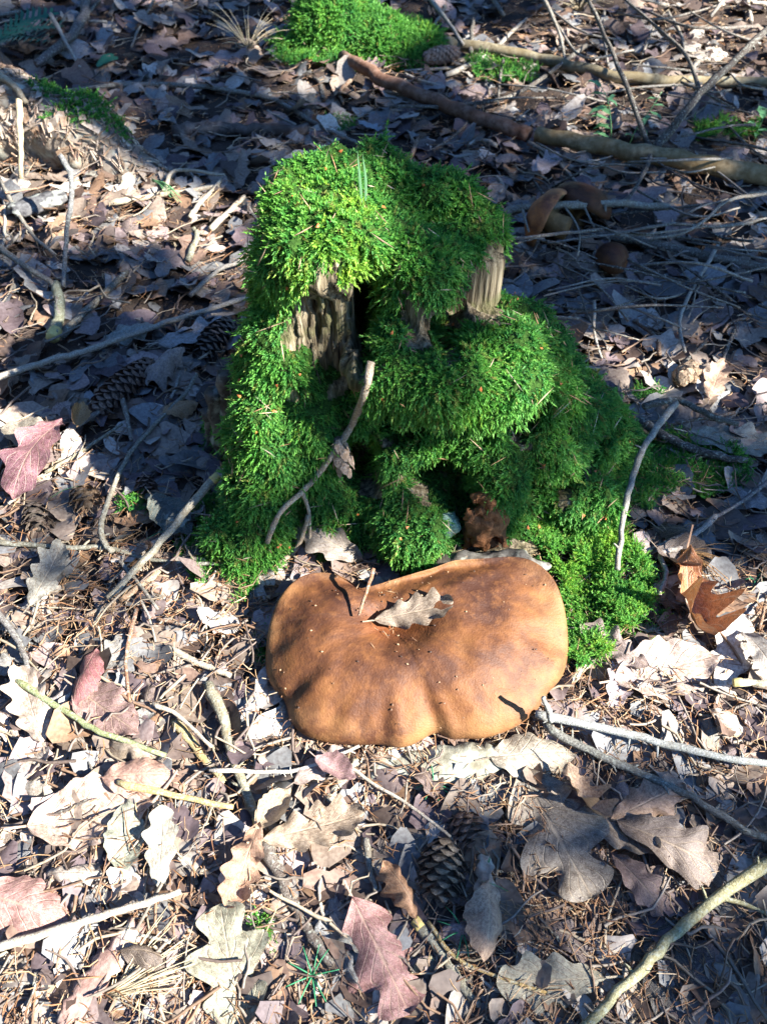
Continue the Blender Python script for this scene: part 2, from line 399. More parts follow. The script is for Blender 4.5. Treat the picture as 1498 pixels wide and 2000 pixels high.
def stump_sdf(p):
    d = body(p); bare = mossbare(p)
    lump = .011*vnoise(p*24, 21)+.011*vnoise(p*np.array([58, 58, 34]), 22)
    d = d-np.where(bare < 0, 1, .25)*lump*np.clip(-bare*4+.3, .2, 1)
    for c, r in HOLES: d = smax(d, -ell(p, np.array(c)+np.array([0, .02, 0]), np.array(r)*np.array([1, 1.6, 1])), .010)
    bx = np.abs(p-np.array([.106, .872, .285]))-np.array([.040, .030, .096]); d = smin(d, np.linalg.norm(np.maximum(bx, 0), axis=1)+np.minimum(bx.max(1), 0)-.006, .006)
    x, y, z = p.T; th = np.arctan2(y-.875, x)
    d = d+np.where((bare > 0) & (z > .25), .0035*np.sin(th*42+3*vnoise(p*np.array([8, 8, 3]), 4)), 0)
    return d
SV, SF = surface_nets(stump_sdf, (-.40, .52, -.04), (.50, 1.06, .52), .0055)
SC, SN, SA = face_data(SV, SF)
STUMP = empty('tree_stump', (0, .86, 0), label='tall rotten tree stump covered in green moss behind the brown mushroom', cat='tree stump')
WOOD = child('stump_wood', SV, SF, M['wood'], STUMP)
bare = mossbare(SC); mossy = (bare < 0) & (SC[:, 2] > -.02)
# moss underlayer, 2 mm proud of the wood
fm = SF[mossy]; un, inv = np.unique(fm, return_inverse=True); VN = np.zeros_like(SV)
for k in range(4): np.add.at(VN, SF[:, k], SN*SA[:, None])
VN /= np.linalg.norm(VN, axis=1, keepdims=True)+1e-12
child('moss_mat', SV[un]+VN[un]*.002, inv.reshape(fm.shape), M['mossbase'], STUMP)
view = np.array([0, 0, CAMH])-SC; view /= np.linalg.norm(view, axis=1, keepdims=True)
facing = np.einsum('ij,ij->i', SN, view)
wgt = np.where(mossy, 1.0, 0)*np.where(facing > -.3, 1, .22)*np.clip(-bare*5+.25, 0, 1)
def zone(P):
    x, y, z = P.T; zn = np.full(len(P), 2)
    zn[(z > .345)] = 0
    zn[(z <= .345) & (z > .225) & (x > -.04) & (x < .2)] = 1
    zn[(x > .19) & (z < .3)] = 3
    zn[(x > -.03) & (x <= .19) & (z <= .225)] = 4
    return zn
ZL = ['thick moss cap over the stump top', 'bulging moss cushion on the stump ledge', 'moss hanging down the stump side by the pine cones', 'dark moss skirt over the spreading root', 'moss clumps around the hollows just behind the mushroom']
NS = 62000
P, N = sample_faces(SC, SN, SA, SV, SF, wgt, NS, rng)
zn = zone(P)
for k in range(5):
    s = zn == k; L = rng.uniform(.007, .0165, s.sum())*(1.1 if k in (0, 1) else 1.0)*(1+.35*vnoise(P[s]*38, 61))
    V, F, c = shoots(P[s]-N[s]*.001, N[s], L, 100+k, droop=.5, K=12, fat=1.3, brown=.09, yellow=.62*np.exp(-(((P[s]-np.array([-.075, .80, .42]))/np.array([.085, .10, .095]))**2).sum(1))-.06)  # yellow bump at upper left paints the sun patch into the moss colour
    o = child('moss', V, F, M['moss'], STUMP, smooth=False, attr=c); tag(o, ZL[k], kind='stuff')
# splintered bare wood
def front_y(x, z):
    ys = np.linspace(.55, .98, 260); d = stump_sdf(np.stack([np.full_like(ys, x), ys, np.full_like(ys, z)], 1)); i = np.argmax(d < 0)
    return ys[i] if (d < 0).any() else None
r = np.random.default_rng(5)
for k in range(46):
    if k < 30: x = r.uniform(-.108, .005); z0 = r.uniform(.245, .31); z1 = r.uniform(.36, .435)
    elif k < 36: x = r.uniform(.03, .058); z0 = r.uniform(.325, .335); z1 = r.uniform(.36, .39)
    else: continue
    zs = np.linspace(z0, z1, 7); pts = []
    for z in zs:
        y = front_y(x+r.normal()*.0008, z); pts.append((x+r.normal()*.0012, (y if y else .8)+r.uniform(-.004, .003), z))
    yy = np.array([q[1] for q in pts])
    if np.abs(np.diff(yy)).max() > .018: continue
    pts = smooth_path(pts, 2); n = len(pts); rad = r.uniform(.0028, .0065)*np.sin(np.linspace(.35, math.pi-.25, n))**.6
    V, F = tube(pts, rad, 5, .35, k); child('wood_splinter', V, F, M['wood'], STUMP, under=WOOD)
# rotten red-brown chunk, teal lichen, bark slab, root
def chunk(name, c, rad, mat, seed, parent=STUMP, h=.004, amp=.012, fr=40):
    f = lambda p: ell(p, c, rad)+amp*vnoise(p*fr, seed)+amp*.5*vnoise(p*fr*2.3, seed+1)
    c_, r_ = np.array(c), np.array(rad)*1.5+.01
    V, F = surface_nets(f, c_-r_, c_+r_, h); return child(name, V, F, mat, parent)
tag(chunk('rotten_wood', (.148, .662, .078), (.026, .020, .066), M['rot'], 3, amp=.016, fr=75), 'crumbling red-brown rotten wood beside the hollow')
tag(chunk('lichen', (.086, .664, .070), (.024, .018, .024), M['lichen'], 8, amp=.004, fr=150, h=.003), 'pale teal powdery lichen crust')
chunk('root', (.15, .622, .028), (.085, .022, .022), M['bark'], 14, amp=.008, fr=45).color = (.07, .065, .055, 1)
for (a, b, r0, sd) in [((-.268, .86, .0), (-.252, .845, .16), .020, 1), ((-.245, .845, .0), (-.232, .84, .20), .018, 2), ((-.285, .875, .0), (-.275, .86, .105), .014, 3)]:
    pts = smooth_path([a, (np.array(a)+b)/2+np.array([.004, 0, 0]), b], 5); V, F = tube(pts, r0*np.linspace(1, .55, len(pts)), 7, .4, sd)
    o = child('bark_slab', V, F, M['bark'], STUMP); o.color = (.075, .06, .045, 1)
# small orange-brown scales caught in the moss
# ------------------------------------------------------------------ the big mushroom
OUT = [(702, 1150), (672, 1128), (630, 1118), (585, 1128), (548, 1165), (527, 1220), (519, 1290), (528, 1335), (556, 1368), (566, 1405), (590, 1432), (645, 1450), (705, 1453), (745, 1452), (778, 1459),
       (812, 1450), (838, 1434), (862, 1428), (872, 1442), (905, 1440), (945, 1440), (1000, 1422), (1045, 1392), (1062, 1362), (1095, 1325), (1108, 1285), (1108, 1235), (1100, 1180), (1080, 1130), (1045, 1098), (1005, 1087),
       (960, 1090), (925, 1092), (885, 1095), (850, 1108), (815, 1118), (775, 1130), (735, 1142)]
def build_mushroom():
    CX = (765, 1205)
    root = empty('bolete', (0.02, .49, 0), label='huge kidney-shaped brown mushroom growing at the foot of the mossy stump', cat='mushroom')
    pts = []
    for (a, b) in OUT:
        back = np.clip((1290-b)/170, 0, 1); pts.append(at_z(a, b, .030+.045*back))
    c = at_z(*CX, .075); pts = np.array(pts)
    # resample the outline
    cl = smooth_path(list(pts)+[pts[0]], 6)[:-1]; n = len(cl)
    m = 280; an = np.arctan2(cl[:, 1]-c[1], cl[:, 0]-c[0]); od = np.argsort(an); an, cl = an[od], cl[od]
    tt = np.linspace(-math.pi, math.pi, m, endpoint=False); ext = lambda v: np.r_[v[-3:], v, v[:3]]; ae = np.r_[an[-3:]-2*math.pi, an, an[:3]+2*math.pi]
    dist = np.interp(tt, ae, ext(np.linalg.norm((cl-c)[:, :2], axis=1))); zo = np.interp(tt, ae, ext(cl[:, 2]))
    kk = np.hanning(7)/np.hanning(7).sum(); dist = np.convolve(np.r_[dist[-10:], dist, dist[:10]], kk, 'same')[10:-10]
    O = np.column_stack([c[0]+dist*np.cos(tt), c[1]+dist*np.sin(tt), zo])
    rho = np.r_[np.linspace(0, .9, 34), .93, .955, .975, .99, 1.0, .995, .975, .94]
    V = []; UV = []
    sm = np.convolve(np.r_[dist[-30:], dist, dist[:30]], np.hanning(49)/np.hanning(49).sum(), 'same')[30:-30]
    flute = (dist-sm)
    for k, q in enumerate(rho):
        under = k >= len(rho)-3
        dd = (sm*q+(dist-sm)*q**5)/dist; xy = c[:2]+(O[:, :2]-c[:2])*dd[:, None]
        big = np.clip(dist/.17, .25, 1.2)
        zr = O[:, 2]
        edge = np.sqrt(np.clip(1-min(q, 1)**4.5, 0, 1))
        hump = .062*np.clip(dist/.16, .3, 1.1)
        z = zr+(hump+(.078-zr))*0
        plate = .066+.018*np.sin(math.pi*np.clip(q*1.1, 0, 1))*big-.016*math.exp(-(q/.25)**2)
        z = zr+(plate-zr)*edge
        z = z+flute*.6*np.clip((q-.6)/.4, 0, 1)**1.5*edge+np.where(np.sin(tt) < .1, 1, .2)*(.0028*np.sin(tt*13+.6+1.5*np.sin(tt*3))+.0018*np.sin(tt*29+2))*np.clip((q-.62)/.3, 0, 1)**1.4*edge
        p3 = np.column_stack([xy, z])
        z = z+.0035*vnoise(p3*22, 40)*edge+.0016*vnoise(p3*60, 41)*edge
        if under: z = zr-[.006, .011, .014][k-len(rho)+3]
        V.append(np.column_stack([xy, z])); UV.append(np.column_stack([np.arange(m)/m, np.full(m, q)]))
    V = np.concatenate(V); UV = np.concatenate(UV); F = []
    for i in range(len(rho)-1):
        for j in range(m):
            k = (j+1) % m; F.append((i*m+j, (i+1)*m+j, (i+1)*m+k, i*m+k))
    capo = child('cap', V, np.array(F), M['cap'], root, uv=UV)
    # pore layer beneath
    q2 = [.965, .8, .55, .3]; V2 = []; F2 = []
    for i, q in enumerate(q2):
        xy = c[:2]+(O[:, :2]-c[:2])*q; V2.append(np.column_stack([xy, O[:, 2]-.012+.012*(1-q)]))
    V2 = np.concatenate(V2)
    for i in range(len(q2)-1):
        for j in range(m):
            k = (j+1) % m; F2.append((i*m+j, i*m+k, (i+1)*m+k, (i+1)*m+j))
    child('pore_layer', V2, np.array(F2), M['pores'], root, under=capo)
    P = smooth_path([(c[0], c[1], -.02), (c[0], c[1]-.01, .02), (c[0], c[1]-.01, .034)], 5); Vs, Fs = tube(P, np.linspace(.06, .05, len(P)), 20, .06, 3)
    child('stem', Vs, Fs, M['stem'], root)
    return V.reshape(len(rho), m, 3)[:len(rho)-3].reshape(-1, 3)
CAPV = build_mushroom()
def cap_z(x, y):
    d = (CAPV[:, 0]-x)**2+(CAPV[:, 1]-y)**2; i = np.argsort(d)[:6]; return float(CAPV[i, 2].max())
def on_cap(px, py, lift=0):
    z = .1
    for _ in range(6):
        p = at_z(px, py, z+lift); z = .5*z+.5*cap_z(p[0], p[1])
    return at_z(px, py, z+lift)

def inpoly(q, poly):
    x, y = q.T; ins = np.zeros(len(q), bool); n = len(poly)
    for i in range(n):
        (x0, y0), (x1, y1) = poly[i], poly[(i+1) % n]
        c = ((y0 > y) != (y1 > y)) & (x < (x1-x0)*(y-y0)/((y1-y0) if y1 != y0 else 1e-9)+x0); ins ^= c
    return ins
# ------------------------------------------------------------------ leaves
def leaf_mesh(name, kind, seed, curl=.2, bend=.1, crinkle=.05):
    r = np.random.default_rng(seed); nt_, ns = 38, 7
    t = np.linspace(0, 1, nt_); s = np.linspace(-1, 1, ns)
    if kind == 'oak':
        env = .30*np.sin(math.pi*np.clip(t, 0, 1)**.80)**.75*(.55+.6*t); nl = r.uniform(3.6, 4.6); dp = r.uniform(.28, .42); ph = r.uniform(0, .6)
        wl = [env*(1-dp*(.5+.5*np.cos(2*math.pi*(nl*t**.9)+ph+o))*np.clip(t*4, 0, 1)*np.clip((1-t)*5, .25, 1)) for o in (0, .9)]
    elif kind == 'maple':
        env = .36*np.sin(math.pi*np.clip(t, 0, 1)**.95)**.6; nl = r.uniform(2.3, 2.9); dp = r.uniform(.45, .6)
        wl = [env*(1-dp*(.5+.5*np.cos(2*math.pi*nl*t+o))**1.5) for o in (.3, .5)]
    else:
        env = .27*np.sin(math.pi*t**.9)**.8; wl = [env*(1+.05*np.sin(t*40)) for _ in (0, 1)]
    V = []; UV = []; ph = r.uniform(0, 6.28, 6)
    for i in range(nt_):
        for sv in s:
            wv = wl[0][i] if sv < 0 else wl[1][i]; x = t[i]-.45; y = sv*wv
            # lobes lean towards the tip
            x += abs(y)*.35*(1 if kind != 'plain' else .1)
            z = curl*(y*y)/.2*(1 if i else 1)+bend*(x*x)*2+crinkle*abs(sv)**1.5*(math.sin(t[i]*17+ph[0]+(sv > 0)*2)+.6*math.sin(t[i]*31+ph[1]))*.6+crinkle*.5*math.sin(t[i]*6+ph[2]+sv*2.2)-.015*abs(math.sin(t[i]*8*math.pi))*abs(sv)*crinkle*8
            V.append((x, y, z)); UV.append((t[i], sv*.5+.5))
    F = [(i*ns+j, (i+1)*ns+j, (i+1)*ns+j+1, i*ns+j+1) for i in range(nt_-1) for j in range(ns-1)]
    # petiole
    b = len(V); z0 = V[ns//2][2]
    for q in range(4):
        x = -.45-.05*q
        for yy in (-.009, .009): V.append((x, yy, z0+bend*q*.12)); UV.append((0, .5))
    V.append((-.6, 0, z0+bend*.36)); UV.append((0, .5))
    F += [(b+2*q, b+2*q+1, b+2*q+3, b+2*q+2) for q in range(3)]
    V = np.array(V); V[:, 2] -= np.percentile(V[:, 2], 8)
    return mesh(name, V, F, M['leaf'], uv=UV)
LM = {}
for i in range(6): LM['oak%d' % i] = leaf_mesh('oak_leaf', 'oak', 20+i, [.10, .3, -.3, .65, .2, -.5][i], [.05, .15, -.12, .35, -.3, .2][i], [.035, .06, .06, .10, .05, .09][i])
for i in range(2): LM['maple%d' % i] = leaf_mesh('lobed_leaf', 'maple', 40+i, [.15, -.25][i], .08, .05)
for i in range(3): LM['plain%d' % i] = leaf_mesh('leaf', 'plain', 50+i, [.2, .9, -.5][i], [.1, .3, -.2][i], .05)
LM['roll0'] = leaf_mesh('oak_leaf', 'oak', 61, 1.6, .5, .10); LM['roll1'] = leaf_mesh('oak_leaf', 'oak', 62, -1.3, -.35, .10)
TAN, PALE, PINK, PURP, GREY, GGRN, DARK, RUST = (.27, .215, .165), (.44, .40, .34), (.28, .22, .20), (.125, .095, .098), (.20, .205, .20), (.28, .285, .205), (.085, .062, .050), (.36, .135, .045)
def put_leaf(name, key, pos, size, head, color, tilt=(0, 0), **k):
    o = link(name, LM[key], color=color); o.location = pos; o.scale = (size,)*3
    o.rotation_euler = (Matrix.Rotation(R(tilt[0]), 3, 'X') @ Matrix.Rotation(R(tilt[1]), 3, 'Y') @ Matrix.Rotation(head, 3, 'Z')).to_euler()
    return tag(o, **k)
def heading(px, py, dx, dy):     # a heading on the ground from an image direction
    a, b = on_ground(px, py), on_ground(px+dx, py+dy); return math.atan2(b[1]-a[1], b[0]-a[0])
# px, py, size in px, image direction of the tip, mesh, colour, lift, tilt, label
NAMED = [
 (455, 1905, 235, (-.15, -1), 'maple0', GGRN, .030, (8, 0), 'large grey-green lobed leaf lying beside the fanned tuft of pine needles'),
 (735, 1855, 225, (.5, 1), 'maple1', (.27, .135, .13), .030, (0, 6), 'purple-brown lobed leaf with a hole beside the tiny spruce seedling'),
 (315, 1660, 150, (.1, -1), 'oak0', (.46, .45, .36), .034, (14, 0), 'pale greenish oak leaf with rounded lobes next to a grey-green leaf'),
 (245, 1640, 140, (.05, -1), 'plain0', (.27, .30, .23), .026, (0, 10), 'smooth grey-green leaf tucked beside the pale greenish oak leaf'),
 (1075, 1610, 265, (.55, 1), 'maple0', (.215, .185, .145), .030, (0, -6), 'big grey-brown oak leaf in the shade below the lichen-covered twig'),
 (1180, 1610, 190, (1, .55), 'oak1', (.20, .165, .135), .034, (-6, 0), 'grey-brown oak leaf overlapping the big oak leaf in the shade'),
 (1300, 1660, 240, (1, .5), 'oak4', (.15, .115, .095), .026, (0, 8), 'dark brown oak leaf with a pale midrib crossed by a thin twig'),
 (1255, 1570, 170, (.9, -.45), 'oak2', (.33, .22, .155), .034, (10, 0), 'tan oak leaf with scalloped edge above the dark oak leaf'),
 (1085, 1915, 215, (-1, .06), 'oak0', (.27, .265, .20), .030, (5, 0), 'grey-green oak leaf with clear veins beside the thick yellow-green stick'),
 (40, 1770, 200, (1, .3), 'plain2', (.36, .20, .18), .034, (0, 8), 'smooth pinkish-brown leaf above the pale bare stick'),
 (1425, 860, 185, (1, .15), 'oak0', (.27, .275, .225), .026, (4, 0), 'grey-green oak leaf under the dark forked branch right of the stump'),
 (1395, 750, 105, (.35, -1), 'oak1', (.45, .30, .20), .036, (10, 0), 'sunlit tan oak leaf next to a small cone right of the stump'),
 (1345, 1165, 205, (.25, 1), 'roll0', RUST, .034, (0, 10), 'long rust-orange curled oak leaf right of the sunlit moss'),
 (1425, 1285, 180, (.3, -1), 'oak0', (.56, .53, .47), .030, (6, 0), 'nearly white oak leaf beside the rust-orange curled leaf'),
 (1478, 1280, 130, (.5, .9), 'oak4', (.28, .27, .25), .040, (-6, 0), 'grey oak leaf lying across the nearly white oak leaf'),
 (1240, 1085, 105, (.4, -1), 'oak2', (.55, .44, .40), .034, (8, 0), 'pinkish-white leaf at the edge of the sunlit moss'),
 (1330, 1095, 130, (1, .1), 'plain1', (.08, .06, .055), .030, (0, 12), 'dark leaf behind the rust-orange curled leaf'),
 (1205, 1270, 150, (-.7, -.4), 'oak1', PINK, .030, (0, -6), 'pinkish oak leaf between the mushroom and the rust-orange leaf'),
 (1290, 1310, 220, (1, -.2), 'plain0', (.47, .37, .31), .026, (6, 0), 'broad pale leaf crossed by the shadow of the cut stick'),
 (80, 885, 205, (-.6, 1), 'oak4', (.20, .085, .105), .038, (0, 6), 'elongated purple oak leaf beside the grey stick left of the stump'),
 (375, 655, 150, (1, -.35), 'oak0', (.33, .34, .34), .034, (0, 4), 'grey-blue oak leaf between the spruce cone and the stump'),
 (265, 650, 110, (-1, .2), 'oak2', (.30, .34, .31), .026, (4, 0), 'pale grey-green leaf beneath the long thin grey branch'),
 (330, 720, 120, (-.7, .7), 'roll1', (.32, .28, .26), .028, (0, 10), 'curled grey leaf beside the long spruce cone'),
 (205, 1385, 175, (.7, .5), 'plain0', (.22, .135, .125), .028, (4, 0), 'broad purplish-brown leaf left of the mushroom'),
 (175, 1320, 120, (-.5, 1), 'plain2', (.21, .065, .075), .036, (0, -20), 'dark red leaf standing on edge left of the mushroom'),
 (65, 1385, 175, (-.3, -1), 'oak1', (.50, .41, .32), .034, (6, 0), 'pale tan oak leaf beside the green stem'),
 (175, 1590, 250, (1, -.25), 'plain0', (.46, .35, .28), .024, (0, 4), 'large pale pinkish leaf below the straw-yellow stick'),
 (480, 1680, 160, (-.4, 1), 'oak3', (.36, .215, .14), .036, (10, 10), 'curled brown oak leaf beside the dark split stick'),
 (780, 1745, 120, (-.6, -1), 'roll1', (.33, .175, .09), .036, (0, 15), 'crumpled orange-brown leaf beside the upright cone'),
 (605, 1620, 200, (1, -.25), 'oak1', (.33, .26, .185), .032, (0, 0), 'broad tan oak leaf with a pale midrib above the dark split stick'),
 (530, 1585, 100, (.5, -.6), 'plain1', (.38, .30, .20), .040, (0, 10), 'small tan leaf at the yellow end of the mossy stick'),
 (350, 800, 80, (.5, -.2), 'plain2', (.42, .25, .12), .030, (0, 20), 'small orange leaf beside the grey broken stick'),
 (155, 815, 65, (.3, -1), 'plain1', (.45, .26, .10), .040, (0, 30), 'small bright orange leaf by the lower end of the spruce cone'),
 (1130, 1545, 120, (.8, 1), 'roll0', (.42, .29, .19), .044, (0, 20), 'curled tan leaf above the big grey-brown oak leaf'),
 (330, 1005, 130, (.8, .8), 'plain0', (.07, .10, .095), .036, (0, 10), 'dark teal-grey leaf strip left of the yellow-tipped stick'),
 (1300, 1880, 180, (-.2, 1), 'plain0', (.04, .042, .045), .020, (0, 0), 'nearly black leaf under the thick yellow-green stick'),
 (620, 1500, 120, (.9, -.6), 'oak2', PINK, .034, (0, 10), 'pink-brown leaf just in front of the mushroom rim'),
 (270, 1520, 150, (1, 0), 'plain2', (.44, .26, .20), .030, (0, 0), 'reddish leaf above the straw-yellow stick'),
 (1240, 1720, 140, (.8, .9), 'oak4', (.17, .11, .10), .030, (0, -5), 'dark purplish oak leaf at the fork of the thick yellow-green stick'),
 (1030, 1480, 180, (1, -.1), 'plain2', (.34, .31, .24), .026, (0, 10), 'flat pale leaf under the right front rim of the mushroom'),
 (60, 850, 130, (1, .1), 'plain0', (.16, .15, .12), .028, (0, 4), 'flat grey-brown leaf above the purple oak leaf'),
 (90, 1130, 150, (.5, -1), 'oak1', (.23, .23, .195), .034, (0, 6), 'grey oak leaf below the thin grey stick left of the stump'),
 (650, 1500, 90, (.8, .4), 'plain1', (.26, .15, .16), .044, (0, 10), 'small violet leaf at the mushroom foot'),
 (945, 1790, 150, (-.1, 1), 'plain2', (.44, .30, .20), .040, (0, 25), 'narrow curled tan leaf beside the spruce seedling'),
 (1060, 325, 100, (.8, -.5), 'oak1', (.30, .27, .29), .030, (0, 10), 'lilac-grey leaf above the overturned mushroom'),
 (720, 245, 55, (1, .3), 'oak0', (.30, .38, .45), .030, (0, 5), 'blue-grey leaf between the stump and the fallen pole'),
 (740, 505, 1, (1, 0), None, None, 0, (0, 0), ''),
]
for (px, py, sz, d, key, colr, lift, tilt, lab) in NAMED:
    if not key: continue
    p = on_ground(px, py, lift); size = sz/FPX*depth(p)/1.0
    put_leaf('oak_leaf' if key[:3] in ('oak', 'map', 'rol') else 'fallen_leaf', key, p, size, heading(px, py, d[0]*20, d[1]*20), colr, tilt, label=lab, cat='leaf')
# leaf on the cap
p = on_cap(802, 1198, .012)
put_leaf('oak_leaf', 'oak1', p, .105, R(12), (.21, .165, .12), (12, -6), label='dry crinkled oak leaf lying on top of the brown mushroom cap', cat='leaf')
p = at_y(648, 1058, .660)
put_leaf('oak_leaf', 'oak4', p, .12, R(150), (.24, .21, .175), (38, 0), label='grey-brown oak leaf propped under the moss just behind the mushroom', cat='leaf')
p = on_cap(735, 1178, .002)

COLS = [('tan', TAN, .24), ('pale', PALE, .18), ('pinkish', PINK, .15), ('purple-brown', PURP, .15), ('grey', GREY, .20), ('dark brown', DARK, .08)]
def region(px, py):
    if py > 1440: return 'in front of the mushroom' if px < 900 else 'among the shaded sticks in front of the mushroom'
    if py > 820: return 'left of the mushroom and stump' if px < 749 else 'right of the mushroom and stump'
    if py > 420: return 'on the dark ground beside the stump, by the spruce cones' if px < 700 else 'on the ground between the stump and the fallen brushwood'
    return 'in the shaded litter beyond the stump'
LAND = [('the straw-yellow stick', 340, 1555), ('the long green stem', 180, 1420), ('the mossy bark stick', 440, 1420), ('the open grey-brown cone', 862, 1695), ('the bleached bare stick', 150, 1800),
 ('the dark split stick', 580, 1780), ('the thick yellow-green stick', 1280, 1850), ('the grey-green bark stick', 870, 1880), ('the tuft of dry pine needles', 230, 1930), ('the blue-grey lichen-crusted branch', 1280, 1450),
 ('the dark knobbly branch', 1250, 1520), ('the rust-orange curled leaf', 1350, 1170), ('the pale yellowish stick', 1170, 1260), ('the left rim of the mushroom', 540, 1330), ('the front rim of the mushroom', 780, 1480),
 ('the yellow-tipped stick', 330, 1040), ('the hooked grey branch', 230, 930), ('the purple oak leaf', 80, 885), ('the long spruce cone', 240, 755), ('the long thin grey branch', 160, 690), ('the greenish stub', 110, 620),
 ('the sunlit root bank', 130, 350), ('the pale twigs in the sunlit patch', 370, 400), ('the short dark log', 470, 262), ('the bowed grey branch', 300, 170), ('the distant mossy stump', 650, 130), ('the dry grass tuft', 485, 95),
 ('the dark bent branch in the far corner', 130, 70), ('the reddish-brown pole', 850, 205), ('the yellowish-brown pole', 1280, 312), ('the olive pole', 1150, 146), ('the overturned mushroom', 1068, 425), ('the small dark brown mushroom', 1195, 505),
 ('the thick grey-brown branch', 1350, 502), ('the grey curved branch', 1250, 930), ('the dark bent branch joined to it', 1400, 850), ('the crooked pale twig', 1335, 620), ('the purple-brown lobed leaf', 735, 1855), ('the big grey-brown oak leaf', 1075, 1610),
 ('the thin yellow stem', 960, 1900), ('the dark curved twig', 40, 1258), ('the small brown cone', 160, 970), ('the large pale pinkish leaf', 175, 1600), ('the nearly white oak leaf', 1430, 1285), ('the small sunlit cone', 1337, 735)]
LAND = [('the dark bent branch on the moss', a, b) if n.startswith('the dark bent branch joined') else (n, a, b) for n, a, b in LAND]
LANDP = np.array([on_ground(a, b) for _, a, b in LAND])
def near(px, py):
    p = on_ground(px, py); return LAND[int(np.argmin(np.linalg.norm(LANDP-p, axis=1)))][0]
LOOK = {'oak0': 'flat', 'oak1': 'wavy', 'oak2': 'arched', 'oak3': 'cupped', 'oak4': 'flat', 'oak5': 'arched', 'plain0': 'smooth-edged', 'plain2': 'smooth-edged', 'roll0': 'rolled-up', 'roll1': 'rolled-up', 'maple1': 'deeply lobed'}
r = np.random.default_rng(12); keys = ['oak0', 'oak0', 'oak1', 'oak1', 'oak2', 'oak3', 'oak4', 'oak4', 'oak5', 'plain0', 'plain2', 'roll1', 'maple1']
cnt = 0
def blocked(x, y, pad=0.0):
    if ((x-.02)/(.21+pad))**2+((y-.47)/(.115+pad))**2 < 1: return True
    p = np.array([[x, y, .03]]); return float(body(p)[0]) < pad
CARPET = np.array([on_ground(a, b)[:2] for a, b in [(1010, 1000), (1110, 960), (1190, 1010), (1250, 1110), (1260, 1180), (1200, 1255), (1120, 1300), (1090, 1250), (1090, 1140), (1040, 1080)]])
def in_carpet(xy): return inpoly(np.atleast_2d(xy), CARPET)
while cnt < 250:
    px, py = r.uniform(-60, 1560), r.choice([r.uniform(0, 500), r.uniform(500, 1000), r.uniform(1000, 1450), r.uniform(1450, 2030)], p=[.30, .24, .20, .26])
    p = on_ground(px, py, r.uniform(.008, .020))
    if blocked(p[0], p[1], .015) or in_carpet(p[:2])[0]: continue
    nm, c, _ = COLS[r.choice(6, p=[c[2] for c in COLS])]
    if py < 900 and px < 700 and nm == 'pale': nm, c = 'grey', GREY
    c = tuple(np.clip(np.array(c)*r.uniform(.75, 1.25)*np.array([1, r.uniform(.92, 1.06), r.uniform(.88, 1.12)]), .02, .6))
    key = keys[r.integers(len(keys))]; lab = '%s %s fallen leaf near %s' % (LOOK[key], nm, near(px, py))
    put_leaf('oak_leaf', key, p, r.uniform(.045, .084), r.uniform(0, 6.28), c, (r.normal()*9, r.normal()*9),
             label=lab, cat='leaf', group='fallen leaves near '+near(px, py))
    cnt += 1

